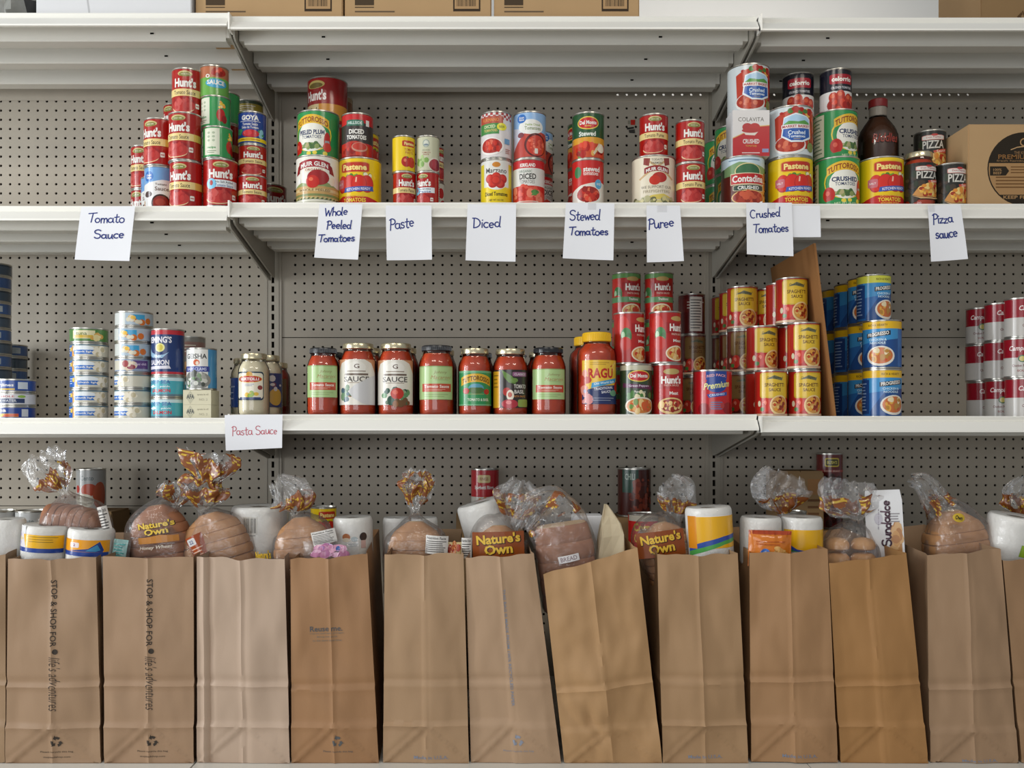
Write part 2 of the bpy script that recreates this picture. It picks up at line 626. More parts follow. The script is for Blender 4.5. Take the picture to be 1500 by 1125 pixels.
def hunts(sub='Tomato Sauce', nosalt=False, big=False, dark=False):
    c = base('#8c1518' if dark else RED)  # dark copy puts the shadow at the back into the red
    nutrition(c, 1.6, 2.3)
    c.ell(0, .90, .46, .065, '#c9b67a').ell(0, .885, .38, .05, '#80803e').text('SINCE 1888', 0, .89, .5, .03, CREAM, 0)
    c.text("Hunt's", 0, .70, 1.4, .21, WHITE, .045)
    if nosalt:
        c.rect(-.55, .40, 1.05, .56, '#dfe6ea').ell(-.55, .47, .3, .12, '#7fc0de').ell(-.55, .49, .1, .06, RED)
        c.text('No Salt Added', .2, .515, 1.0, .05, BLACK, .01).text(sub, .2, .44, 1.05, .06, '#2b4a8c', .01)
    else:
        c.rect(-1.9, .40, 1.9, .56, '#d6ac50').rect(-1.5, .40, .95, .56, '#e4cb88').text(sub, -.05, .48, 1.4, .095, '#2a2018', .01)
    c.ell(-.1, .20, .86, .18, '#931015').ell(-.15, .13, .72, .11, '#e2bd92').ell(-.12, .185, .76, .145, '#b8332e')
    c.blobs(5, -.12, .215, .6, .10, 16, ['#c8544e', '#ac2624', '#c2423a', '#b8332e'], .18)
    c.rrect(.78, .2, .13, .055, '#e2dcd2').rect(.68, .19, .88, .21, RED)
    return c


def d_gv_sauce():
    c = base('#e4e4e2').rect(-XW, .72, XW, 1, '#6f9fd2').poly([(-1.2, .6), (1.2, .78), (1.2, 1), (-1.2, 1)], '#6f9fd2')
    c.ell(-.45, .80, .34, .12, '#2f6cb8').text('Great', -.45, .83, .4, .05, WHITE, .02).text('Value', -.45, .77, .4, .05, WHITE, .02)
    c.text('Tomato', .35, .62, .7, .05, '#5a4c44').text('Sauce', .4, .52, .85, .09, '#6a564c', .02)
    c.ell(-.5, .4, .3, .07, '#4e3a36').ell(.35, .2, .6, .2, '#3c2018').ell(.35, .2, .5, .16, '#8c2a1c').ell(.3, .22, .3, .08, '#a8402c')
    return c.blobs(2, -.7, .15, .3, .1, 8, ['#d8b89a', '#c07a4a'], .1)


def d_organic():
    c = base('#6aa84c').rect(-XW, .62, XW, 1, '#b06a48').ell(.5, .82, .5, .16, '#9c2a1c').blobs(3, .5, .82, .5, .1, 9, TOM, .18)
    c.text('O', -.25, .66, .3, .14, WHITE, .05).ell(.35, .42, .75, .16, '#3fa3c8').text('SAUCE', .3, .45, 1.2, .16, WHITE, .04)
    return c.rect(-2.2, .1, -1.0, .95, CREAM)


def d_green_panel(shift=0.0):
    c = base('#2f8f4c')
    x = -.25 + shift
    c.rect(x - 1.1, .06, x, .97, '#d9dcc6')
    for i in range(3):
        for j in range(2):
            c.ell(x - .75 + .35 * j, .55 + .13 * i, .1, .04, '#a8b49a')
    c.text('recipe', x - .55, .3, .6, .1, '#2f8f4c', .02).lines(x - .9, x - .2, .1, .22, 2, '#7a8a70')
    c.blobs(4, x + .75, .72, .25, .12, 7, ['#e8c23c', '#e8a03c', '#f0e0a0'], .15).ell(x + .75, .38, .3, .22, '#b81c18').ell(x + 1.0, .25, .2, .14, '#8e1612')
    return c


def d_goya():
    c = base('#23408c').text('GOYA', .05, .83, 1.25, .17, WHITE, .05).rect(-.7, .705, .8, .72, WHITE)
    c.text('Tomato Sauce', .05, .62, 1.1, .09, WHITE, .01).text('Salsa de Tomate', .05, .51, 1.2, .08, WHITE, .01)
    c.blobs(8, -.8, .32, .3, .12, 7, ['#3f8f5a', '#6fb08a'], .16).blobs(9, .85, .32, .3, .12, 7, ['#3f8f5a', '#8cc0d0'], .16)
    c.ell(.1, .30, .6, .13, '#c01f28').ell(-.1, .32, .3, .09, '#d8343a').rect(-XW, .04, XW, .16, '#e8c820').lines(-.6, .8, .07, .13, 1, RED)
    return c


def d_whole():
    c = base('#8e1a1a').ell(-.3, .86, .5, .09, '#b8a25e').ell(-.3, .84, .4, .06, '#6a5a2a').text("Hunt's", -.3, .62, 1.15, .24, '#e4dcd6', .035)
    c.rect(-1.6, .08, 1.6, .42, '#c98a34').rect(-1.6, .08, -.1, .42, '#cdb88a').text('Whole', -.45, .28, .8, .14, '#2a2018', .01)
    return nutrition(c, 1.7, 2.3)


def ribbon(c, cx, cy, wd, ht, col, arc, txt, tcol, th=.6):
    n = 12
    pts = [(cx + wd * (i / n - .5), cy + arc * (1 - (2 * i / n - 1) ** 2)) for i in range(n + 1)]
    c.band(pts, ht / 2, col)
    return c.text(txt, cx, cy, wd * .86, ht * th, tcol, .03, arc=arc * .8)


def d_muir():
    c = base('#e4e0d4').rect(-XW, .10, XW, .38, '#c09a5e').poly([(-1.2, .38), (-.6, .46), (0, .40), (.6, .47), (1.2, .38)], '#8a9a62')
    c.rect(-XW, .27, XW, .33, '#d4bc88').rect(-XW, .17, XW, .22, '#7a8450').rect(-XW, .10, XW, .14, '#4f5a34')
    for i in range(12):
        c.poly([(-1.2 + .2 * i, .11), (-1.1 + .2 * i, .11), (-1.0 + .2 * i, .16), (-1.1 + .2 * i, .16)], '#b8b27a')
    ribbon(c, 0, .80, 1.5, .16, '#9c1c26', .06, 'MUIR GLEN', WHITE)
    c.poly([(-.98, .62), (-.72, .66), (-.68, .86), (-.85, .80)], '#86161e').poly([(.98, .62), (.72, .66), (.68, .86), (.85, .80)], '#86161e')
    c.rect(-.5, .68, .5, .755, '#eae2cc').text('ORGANIC', 0, .718, .8, .05, '#8a3030', .02)
    c.ell(.2, .56, .5, .16, '#9c1f22').ell(-.05, .47, .3, .135, '#c0281e').ell(-.12, .52, .1, .04, '#dd6a4c').ell(.85, .5, .16, .09, '#e4d8c0').ell(-.75, .5, .1, .05, '#e9e9e4')
    c.text('WHOLE PEELED', 0, .30, 1.5, .05, '#8a6a3a', .01).rect(-XW, 0, XW, .10, '#dedccb').lines(-.6, .6, .03, .07, 1, '#a8a692')
    return c


def d_cream_can():
    c = base('#e2d8c0')
    c.poly([(-.85, .55), (-.78, .52), (.55, .93), (.48, .96)], '#c8a878').poly([(.85, .55), (.78, .52), (-.55, .93), (-.48, .96)], '#c8a878')
    c.poly([(-.6, .98), (-.3, .96), (-.36, .80), (-.62, .84)], '#8c3a32').poly([(.6, .98), (.3, .96), (.36, .80), (.62, .84)], '#8c3a32')
    c.text("TODAY'S", 0, .93, .5, .05, '#7a7468').text('FARMERS', 0, .86, .5, .05, '#7a7468')
    ribbon(c, 0, .70, 1.15, .12, '#8e2226', .05, 'MUIR GLEN', WHITE)
    c.ell(.12, .56, .34, .11, '#b02a22').ell(-.1, .50, .25, .10, '#c2301e')
    c.text('WE SUPPORT OUR', 0, .36, 1.45, .06, '#8a8070', .01).text('FIREFIGHTERS', 0, .27, 1.25, .06, '#a3967a', .01)
    c.poly([(-.6, .14), (-.2, .19), (.3, .22), (.7, .15), (.4, .10), (-.4, .10)], '#d8c25e')
    return c.blobs(7, 0, .08, 1.2, .06, 40, ['#b8b48a', '#8a8a5a', '#d0c68a', '#6a6a4a'], .13).rect(-XW, 0, XW, .03, '#cfc8a8')


def d_tutto(title, sub, flip=1):
    c = base('#2f8f4e')
    c.ell(0, .50, .98, .36, '#e8c838').ell(0, .49, .92, .33, '#2f8f4e').ell(0, .46, .74, .32, '#e8e6da')
    n = 14
    pts = [(-.85 + 1.7 * i / n, .72 + .12 * (1 - (2 * i / n - 1) ** 2)) for i in range(n + 1)]
    c.band(pts, .095, '#e2b42e')
    c.text('TUTTOROSSO', 0, .72, 1.6, .12, '#8a3a14', .03, arc=.11)
    c.text(title, 0, .555, 1.25, .10, '#28365e', .04).text(sub, 0, .455, .95, .07, '#28365e', .01)
    c.poly([(-.55, .22), (.55, .22), (.35, .32), (-.3, .34)], '#6a8a4a').blobs(6, 0, .27, .5, .05, 14, ['#8a9a5a', '#4a6a3a', '#b0a878'], .1)
    c.ell(-.75, .24, .28, .16, '#b8241c').ell(-.8, .27, .1, .05, '#d8604c').ell(.75, .36, .16, .2, '#b8241c').poly([(.6, .2), (.9, .2), (.85, .38), (.65, .38)], '#9aa0a0').ell(.75, .24, .2, .1, '#c83a28')
    c.poly([(-1.2, 0), (1.2, 0), (1.2, .08), (.3, .14), (-.5, .13), (-1.2, .07)], '#2f8f4e').blobs(12, .3, .1, .5, .03, 4, ['#e8d24a'], .12)
    return c.text('NET WT 28 OZ', 0, .05, 1.0, .04, '#d8e0b8', .01).rect(-2.2, .05, -1.3, .95, '#d9d4b8').lines(-2.1, -1.4, .1, .9, 10, '#7a8a6a')


def d_pastene():
    c = base('#e8c414').rect(-XW, 0, XW, .13, RED).poly([(-1.3, .12), (-.6, .22), (.6, .2), (1.3, .12), (1.3, 0), (-1.3, 0)], '#c2201c')
    c.rrect(0, .82, .72, .115, '#d8a020').rrect(0, .82, .68, .10, '#b8301a').text('Pastene', 0, .82, 1.15, .13, '#f0d884', .04)
    c.blobs(1, 0, .655, .8, .03, 9, ['#4a7a2a', '#6a9a3a', '#e8e0c0'], .1)
    for x, r in ((-.62, .3), (.58, .32), (-.22, .36), (.22, .36)):
        c.ell(x, .47, r, .185, '#b81e18').ell(x, .48, r * .86, .165, '#cf2c1e')
    c.poly([(.05, .50), (.12, .50), (.14, .60), (.08, .61)], '#f0b8a0').rrect(-.75, .48, .22, .09, '#c46a72').text('SALT', -.75, .48, .3, .04, WHITE, .01)
    c.poly([(-.5, .29), (.9, .33), (.86, .43), (-.45, .39)], '#3c58a8').text('KITCHEN READY', .2, .36, 1.1, .055, '#e8e4f0', .02, rot=.03)
    return c.text('GROUND PEELED', 0, .205, .9, .04, '#f0c84a', .01).text('TOMATOES', 0, .125, 1.05, .085, '#f0d040', .03).text('KITCHEN STYLE', 0, .05, .8, .035, '#f0c84a', .01)


def d_diced_dark():
    c = base('#c01f24').rect(-XW, .34, XW, .76, '#3a3230').poly([(-1.2, .7), (-.3, .82), (.6, .8), (1.2, .7), (1.2, .6), (-1.2, .6)], '#3a3230')
    c.rrect(-.05, .80, .55, .07, '#2f6a54').text('HILLSIDE', -.05, .80, .9, .07, '#cfe0d8', .02).rect(.65, .74, .9, .88, '#e6e0dc')
    c.text('DICED', .05, .60, .95, .11, WHITE, .04).text('TOMATOES', .05, .47, 1.25, .10, WHITE, .04)
    c.ell(-.1, .2, .95, .18, '#b03022').blobs(8, -.1, .2, .85, .13, 20, TOM, .16).ell(.25, .24, .5, .11, '#c8907a').ell(.25, .255, .44, .085, '#c03a2a')
    return c.rect(-XW, 0, XW, .05, '#8a1a18')


def d_paste_yellow():
    c = base('#e6c51e').rrect(.35, .80, .6, .09, '#b8301a').text('Pastene', .4, .80, .95, .1, '#f0d884', .04)
    c.text('TOMATO', .4, .62, .9, .07, '#b04a1c', .01).text('PASTE', .4, .53, .75, .07, '#b04a1c', .01)
    return c.ell(.1, .26, .42, .16, '#b0241a').ell(.6, .25, .4, .16, '#c42e1e').ell(0, .3, .12, .05, '#e07a5a').poly([(.1, .38), (.25, .42), (.3, .36)], '#4a6a2a')


def d_paste_green():
    c = base('#c3c3a6').ell(-.1, .80, .3, .12, '#9aa69a').ell(-.1, .80, .22, .09, '#cfd2c2').ell(-.1, .76, .2, .03, '#7a8a92')
    c.text('ORGANIC', -.1, .60, .7, .035, '#7a7a62').text('TOMATO', -.1, .53, .75, .045, '#9a4a44', .01).text('PASTE', -.1, .47, .5, .045, '#9a4a44', .01)
    return c.blobs(3, -.5, .28, .5, .1, 10, ['#8ab060', '#a8c080', '#7aa050'], .2).ell(.75, .18, .68, .21, '#d8cfc0').ell(.75, .17, .6, .18, '#8e1f2a').ell(.6, .2, .2, .15, '#a83a44').ell(1.05, .2, .12, .14, '#741622')


def d_paste_white():
    return base('#d8d4c8').ell(.3, .7, .4, .16, '#b83030').ell(.6, .3, .5, .2, '#a82420').lines(-.8, .1, .1, .9, 12, '#8a8478')


def d_check_dice():
    c = base('#dcd6d4')
    for i in range(14):
        for j in range(3):
            if (i + j) % 2:
                c.rect(-1.2 + .17 * i, .84 + .053 * j, -1.03 + .17 * i, .893 + .053 * j, '#a83a3a')
    c.rect(-1.2, .76, .45, .92, '#b0503c').text('FURMANO', -.35, .84, 1.1, .08, '#d88a4a', .02).rect(-1.2, .52, .2, .76, '#4a8a4a').text('DICED', -.4, .69, .75, .07, '#d8e0b0', .02).text('TOMATOES', -.35, .60, .9, .06, '#d8c070', .02)
    c.ell(.38, .68, .32, .085, '#e6dc3a').text('NEW', .38, .68, .35, .06, '#5a6a2a', .02).ell(-.3, .24, .8, .2, '#efe8e2').ell(-.3, .25, .7, .165, '#a82c24').blobs(4, -.3, .25, .58, .12, 24, TOM + ['#d86a52'], .13)
    return c.rect(.55, .3, .95, .42, '#6a9ac0').lines(.6, 1.0, .08, .2, 3, '#a86a5a')


def d_gv_diced():
    c = base('#8fb4dc').rect(-XW, 0, XW, .5, '#b84438').poly([(-1.2, .25), (-.4, .62), (1.2, .55), (1.2, .3)], '#b84438').poly([(-1.3, .15), (-.2, .60), (-1.3, .70)], '#c8c8d4')
    c.ell(.05, .68, .8, .17, '#e4e4de').text('Petite Diced', .15, .73, .9, .05, '#8aa04a').text('Tomatoes', .15, .65, 1.0, .08, '#7a8a5a', .02)
    c.ell(-.55, .87, .3, .10, '#2f6cb8').text('Great', -.55, .895, .35, .045, WHITE, .02).text('Value', -.55, .845, .35, .045, WHITE, .02)
    c.ell(-.6, .5, .22, .06, '#7a3a42').ell(.35, .27, .72, .27, '#5a1a1c').ell(.38, .26, .62, .23, '#c43a2a').blobs(9, .38, .26, .52, .18, 30, ['#dd5a40', '#c23a2a', '#e8745a'], .11)
    return c.rrect(.35, .13, .1, .06, '#e2dcd0')


def d_marzano():
    c = base('#dcdbd4').rect(-XW, 0, XW, .40, '#e6cb1c').rect(-1.3, .40, -.85, .93, '#d8c63a').rect(.85, .40, 1.3, .93, '#d8c63a')
    c.ell(0, .90, .26, .06, '#c8802a').text('Marzano', 0, .77, 1.35, .12, '#3a3432', .01)
    c.ell(0, .53, .72, .20, '#e6e4dc')
    for x, y in ((-.4, .58), (.4, .58), (0, .62), (-.22, .48), (.25, .47), (0, .54)):
        c.ell(x, y, .3, .105, '#b0221a').ell(x - .04, y + .015, .22, .075, '#cc3424')
    return c.text('Diced Tomatoes', 0, .24, 1.5, .09, '#3a3010', .02).text('NET WT 14.5 OZ', 0, .10, .9, .04, '#6a5a10')


def d_kirk():
    c = base('#d8d6cf').rect(-XW, .82, XW, 1, '#c02228').rect(-XW, 0, XW, .42, '#c42c22').text('KIRKLAND', 0, .885, .95, .08, WHITE, .04)
    c.text('ORGANIC', -.15, .745, .85, .06, '#7a8a7a').text('DICED', 0, .63, 1.05, .13, '#3a3634', .03).text('TOMATOES', -.05, .51, .95, .08, '#55504c', .0)
    c.blobs(4, 0, .22, 1.1, .18, 34, ['#d8503c', '#b82a1c', '#e07a60'], .2).ell(.45, .28, .25, .05, '#4a7a3a').poly([(.2, .2), (.45, .36), (.5, .26), (.75, .3), (.5, .2)], '#568a40')
    return c.lines(-.7, .7, .04, .09, 1, '#e8d0c0')


def d_delm_stew():
    c = base('#24502c').rect(-XW, 0, XW, .40, '#c44a28').rect(-XW, .32, XW, .46, '#d89a2c')
    c.ell(-.1, .78, .68, .15, '#d8c04a').ell(-.1, .78, .62, .125, '#c01f22').text('Del Monte', -.1, .79, 1.05, .09, WHITE, .03).text('Quality', -.1, .71, .4, .04, '#e8d060')
    c.text('Stewed', -.15, .54, 1.05, .11, '#e4e8dc', .03).blobs(5, 0, .17, 1.0, .14, 26, TOM + ['#d8a04a', '#6a8a3a'], .18).ell(.75, .22, .3, .1, '#e6dcc8').poly([(.2, .1), (.6, .34), (.66, .30), (.3, .06)], '#d8c8a8')
    return c


def d_stew_red():
    c = base('#c22520').ell(-.75, .74, .26, .13, '#3a7a4a').text('stewed', .15, .80, 1.05, .12, WHITE, .03).text('tomatoes', .1, .70, .95, .08, '#f0d8d0', .02)
    c.poly([(-1.3, .3), (-.5, .44), (.6, .52), (1.3, .50), (1.3, 0), (-1.3, 0)], '#e0d8cc').ell(.6, .47, .26, .11, '#5aa4cc').text('GOOD', .6, .47, .3, .05, WHITE, .02)
    return c.ell(-.05, .2, .82, .22, '#ece8e0').ell(-.05, .23, .74, .18, '#a8281c').blobs(3, -.05, .23, .6, .13, 22, TOM + ['#d86a4a'], .15).rect(-XW, 0, XW, .04, '#dcd4c4')


def d_contadina():
    c = base('#2c4a30').rect(-XW, .80, XW, 1, '#c4d8e0').poly([(-1.2, .8), (-.4, .90), (.4, .84), (1.2, .78), (1.2, .6), (-1.2, .6)], '#7a9a6a')
    c.ell(0, .70, .62, .17, '#d8c890').ell(0, .70, .57, .15, '#3a6a44').rect(-XW, 0, XW, .62, '#5a2018').blobs(3, .95, .35, .3, .25, 10, ['#d8742a', '#b04a22', '#e09a4a'], .22)
    c.rect(-.82, .42, .86, .66, '#e2d4b0').rect(-.79, .435, .83, .645, '#b81f22').text('Contadina', .02, .54, 1.5, .15, WHITE, .03)
    c.rrect(.05, .35, .75, .065, '#d8cba8').rrect(.05, .35, .72, .055, '#33473a').text('CRUSHED', .02, .35, 1.0, .075, WHITE, .03)
    return c.ell(.05, .15, .82, .16, '#e0bc7a').ell(.05, .15, .76, .14, '#a83a26').blobs(2, .05, .15, .65, .1, 24, ['#b8452e', '#8e2a1c', '#c8583a'], .15).lines(-.9, .6, .92, .96, 1, '#5a7a9a')


def d_market():
    c = base('#ccd4d6').poly([(-.9, .3), (-.95, .8), (-.5, .9), (0, .95), (1.25, .95), (1.25, .2), (.6, .12), (-.4, .1)], '#b83a24')
    c.blobs(4, .1, .9, .8, .06, 16, TOM + ['#e8b050', '#4a7a3a', '#f0dcc0'], .16).blobs(5, .95, .5, .25, .35, 16, TOM + ['#e8a060', '#8aa04a'], .18)
    c.ell(-.25, .2, .72, .2, '#e4e2dc').ell(-.25, .22, .66, .17, '#a8321e').blobs(6, -.25, .2, .5, .1, 20, ['#c04a32', '#a83020', '#d06a4a'], .12).ell(.75, .16, .22, .1, '#7a8a4a')
    c.poly([(-.62, .38), (-.5, .78), (0, .86), (.5, .80), (.68, .74), (.72, .34), (.3, .25), (-.2, .25)], '#dfe6ea').poly([(-.56, .40), (-.45, .76), (0, .83), (.48, .78), (.62, .72), (.66, .37), (.28, .285), (-.18, .285)], '#2a5aa8')
    c.poly([(-.52, .64), (-.45, .76), (0, .83), (.48, .78), (.62, .72), (.63, .64)], '#a8cbe4').poly([(-.52, .63), (-.3, .70), (.1, .68), (.4, .71), (.63, .66), (.63, .61), (-.52, .61)], '#5a9a4a')
    c.rect(-.6, .54, .68, .625, '#e8e0de').text('MARKET BASKET', .04, .583, 1.2, .055, '#a02a2a', .03)
    return c.text('Crushed', .05, .455, .75, .085, '#e0ecf4', .02).text('Tomatoes', .05, .375, .75, .06, '#e0ecf4', .02).lines(-.1, .2, .305, .33, 1, '#c8b060')


def d_celorrio():
    c = base('#1b1a26').rect(-XW, 0, XW, .50, '#e0dcd8').rrect(.0, .78, .78, .115, '#a01c2c', .3).text('celorrio', 0, .78, 1.3, .11, WHITE, .04).text('CRUSHED TOMATOES', 0, .58, 1.35, .055, '#cfcfd4', .02)
    c.ell(0, .18, .95, .2, '#a02818')
    for x, y in ((-.55, .36), (-.1, .40), (.45, .33), (.8, .3)):
        c.ell(x, y, .28, .12, '#b83220').ell(x - .05, y + .03, .14, .05, '#d8603c')
    return c.blobs(4, 0, .16, .8, .12, 22, TOM, .16).rect(-XW, 0, XW, .03, '#8a1c14')


def d_pizza():
    c = base('#26241f').blobs(3, -.8, .35, .5, .35, 10, ['#35402c', '#2c3424', '#40342a'], .22)
    c.rrect(.05, .84, .72, .06, '#d89a90').rrect(.05, .84, .68, .045, '#d8d4cc').text('Don Pepino', .05, .84, .9, .05, '#a83030', .02).ell(.1, .90, .2, .03, '#b83a34')
    c.text('PIZZA', .05, .665, 1.35, .2, '#d0ccc2', .02).poly([(.0, .50), (1.0, .58), (1.0, .46), (.1, .42)], '#c8503c').text('Sauce', .55, .51, .7, .07, '#f0ccc0', .02, rot=.08)
    return c.poly([(-.85, .14), (-.5, .34), (.1, .46), (1.1, .44), (1.1, .12), (.4, .06), (-.4, .06)], '#c48a48').blobs(6, .25, .25, .75, .15, 34, ['#e2b04a', '#d88a34', '#b8341e', '#e8c878', '#9a3418'], .13).poly([(-.9, .13), (-.4, .05), (.4, .04), (1.1, .10), (1.1, .06), (.4, 0.01), (-.4, .02)], '#d8b07a')


def d_tuna(kind):
    if kind == 0:
        c = base('#c9c5b4').rect(-1.8, 0, -.75, 1, '#2a62b4').poly([(-.75, 0), (-.55, 0), (-.7, 1), (-.75, 1)], '#d8a048').ell(-.05, .55, .62, .36, '#dfe6ea').rect(-.6, .18, .55, .55, '#2f6cbc').text('chunk light', -.02, .37, 1.0, .2, WHITE, .02)
        c.blobs(3, .75, .45, .3, .3, 14, ['#d8ccb0', '#c0b494', '#e4dcc8'], .14, 1.4).ell(-.85, .6, .09, .2, '#e0c04a')
        return c.rect(-XW, .92, XW, 1, '#5a7a8a').lines(-1.2, -.9, .2, .8, 3, '#c8d4e8')
    if kind == 1:
        return base('#4c7a3a').rect(-.5, .2, .7, .9, '#d8d0a8').rect(-.4, .25, .6, .5, '#c8a83a').text('tuna', 0, .62, .6, .25, '#5a6a2a', .02).blobs(3, .8, .4, .3, .25, 8, ['#c89a4a', '#d8c890'], .16, 1.4)
    if kind == 2:
        return base('#a8b8c4').rect(-1.8, 0, -.5, 1, '#c8ccc8').rect(-.2, .35, .5, .85, '#3a9ac8').blobs(2, .2, .42, .6, .25, 14, ['#d89a2c', '#e4b84a', '#c86a22', '#d8d0b8'], .16, 1.4)
    if kind == 3:
        return base('#8a98b0').rect(-1.0, .1, .2, .9, '#c8c4b4').rect(.3, .2, 1.1, .9, '#5a3f7a').blobs(2, .05, .45, .3, .3, 8, ['#8a2a3a', '#a04a4a', '#d8c8b0'], .2, 1.4).text('thai chili', .7, .6, .6, .2, '#c8b8d8')
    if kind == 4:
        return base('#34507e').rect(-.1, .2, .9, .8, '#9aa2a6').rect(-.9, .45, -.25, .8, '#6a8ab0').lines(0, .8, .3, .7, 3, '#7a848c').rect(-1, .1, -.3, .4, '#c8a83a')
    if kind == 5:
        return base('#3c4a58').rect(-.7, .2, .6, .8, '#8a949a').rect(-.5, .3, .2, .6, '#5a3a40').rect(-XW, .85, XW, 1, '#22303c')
    if kind == 6:
        return base('#22468f').text('sardines', -.2, .55, 1.1, .3, WHITE, .02).rect(.55, .15, 1.05, .85, '#c4ccd4').rect(-1.2, .05, .4, .2, '#d8b23a')
    if kind == 7:
        return base('#d2d2d4').rect(-1.2, .1, .9, .55, '#2a3a60').text('IN WATER', 0, .34, 1.0, .26, '#c8ccd4', .02).text('WHOLE', -.1, .76, 1.0, .2, '#a83434', .02).ell(.75, .76, .2, .14, '#8ab04a')
    return base('#1f3c86').text('tuna', -.4, .72, .8, .3, WHITE, .02).rect(-1.2, .08, .6, .4, '#d8b23a').poly([(-.2, .08), (.6, .12), (.6, .4), (-.1, .35)], '#c85a3a').rect(.75, .1, 1.1, .85, '#c8ccd0')


def d_salmon_blue():
    c = base('#1c3468').rect(-XW, .90, XW, 1, '#b82a34').rect(-XW, 0, XW, .05, '#b82a34').text("DEMING'S", -.1, .78, 1.7, .15, '#e4e2e8', .03)
    c.ell(.05, .60, .3, .10, '#d8d484').ell(.05, .60, .2, .07, '#c8b848').poly([(-1, .66), (-.6, .5), (-.1, .42), (.3, .44), (.6, .5), (.2, .36), (-.6, .38), (-1, .48)], '#8ab0cc')
    return c.text('PINK', -.1, .40, .6, .07, '#c8d4e0', .02).text('SALMON', -.05, .26, 1.3, .12, '#e0dce4', .03).poly([(-.9, .10), (.7, .12), (.6, .19), (-.8, .17)], '#d8d4e0')


def d_deep():
    c = base('#4aa6b4').rect(-XW, .82, XW, 1, '#c4dce0').poly([(-1.2, 0), (-.8, .3), (-.8, .7), (-1.2, .82)], '#2a6a9a').text('DEEP SEA', -.1, .76, 1.4, .2, '#3a6aa0', .03)
    return c.poly([(-.9, .5), (-.5, .62), (-.3, .5), (-.6, .42)], '#e0ecee').text('pink', .3, .5, .6, .12, '#e4f0f0', .02).text('SALMON', .0, .28, 1.2, .2, '#b83a4a', .04).rect(-XW, 0, XW, .1, '#5a7a8a')


def d_geisha():
    c = base('#e0dfda').rect(.75, 0, 1.8, 1, '#3f86b4').text('GEISHA', -.05, .82, 1.45, .13, '#2a2a2c', .02).ell(.0, .66, .22, .08, '#c8603a').ell(.05, .64, .1, .05, '#e4d4c0')
    c.rect(-1.0, .42, .85, .56, '#34408c').text('BABY CLAMS', -.05, .49, 1.4, .08, '#c8cce8', .02).ell(-.05, .2, 1.0, .23, '#8a8a84').blobs(5, -.05, .22, .8, .16, 34, ['#6a6a64', '#a8a8a0', '#4a4e46', '#c8c8c0', '#5a7a4a'], .16)
    return c


def d_plain(col, band_col, panel=True):
    c = base(col).rect(-XW, .55, XW, .9, band_col).lines(-.7, .7, .62, .85, 3, '#c8c0b0')
    return nutrition(c, -.5, .5, .05, .95) if panel else c.blobs(2, 0, .25, .8, .18, 14, ['#a85a3a', '#8a3a22', '#c89a6a'], .2)


def d_spag_hunts(mode=0):
    c = base('#a8201c').ell(-.9, .75, .4, .2, '#c23028').ell(-.7, .55, .35, .16, '#3f7a44').blobs(2, -.75, .5, .3, .1, 8, ['#5a9a5a', '#a8c8a0', '#3a6a3a'], .14).ell(-.75, .38, .4, .14, '#b8261c')
    if mode == 1:
        c.rect(-XW, .90, XW, 1, '#5a8a4a').rect(-XW, .36, XW, .48, '#5a8a5a')
    c.rect(-.35, .58, 1.2, .80, '#96181a').ell(.4, .88, .45, .05, '#b89a5a').text("Hunt's", .45, .70, 1.15, .16, WHITE, .04).text('PASTA SAUCE', .45, .56, .9, .04, '#e0c0b0', .02)
    c.text('Meat' if mode == 0 else 'Traditional', .45, .43, .7, .06, WHITE, .02)
    c.ell(.35, .17, .72, .16, '#e0d4b8').ell(.35, .17, .64, .13, '#c88a4a').blobs(4, .35, .18, .5, .09, 24, ['#d8a85a', '#b83a22', '#e0c080', '#9a2a18'], .12)
    return c


def d_hunts_meat():
    c = base('#a01c1a').ell(0, .87, .55, .06, '#b09a5e').text("Hunt's", 0, .70, 1.4, .16, WHITE, .04).text('PASTA SAUCE', 0, .59, 1.0, .04, '#d8b0a0', .02).rect(-.8, .36, .9, .52, '#b01f1e').text('Meat', .15, .43, .6, .07, WHITE, .02)
    return c.ell(0, .17, .95, .17, '#d8b878').ell(0, .18, .8, .13, '#8e2418').blobs(7, 0, .17, .7, .1, 30, ['#b83a22', '#d8a85a', '#8a2416', '#e0c080'], .14)


def d_delm_pasta():
    c = base('#33452e').rect(-XW, .90, XW, 1, '#b8b49c').ell(0, .78, .72, .12, '#d8c04a').ell(0, .78, .66, .10, '#b81f22').text('Del Monte', 0, .785, 1.1, .08, WHITE, .03)
    c.poly([(-1.1, .55), (1.1, .50), (1.1, .58), (-1.1, .64)], '#5a2a4a').text('Green Peppers', 0, .575, 1.3, .055, '#d8c8d8', .02).text('Pasta Sauce', .05, .46, .7, .05, '#d8d8c8', .02)
    return c.blobs(3, 0, .38, .9, .05, 12, ['#b83a2a', '#d8d0a8', '#4a7a3a'], .15).ell(.1, .17, 1.0, .18, '#e0d8c4').ell(.1, .17, .9, .15, '#c87a3a').blobs(4, .1, .17, .75, .11, 34, ['#d89a4a', '#c85a2a', '#e0c080', '#6a8a3a'], .14)


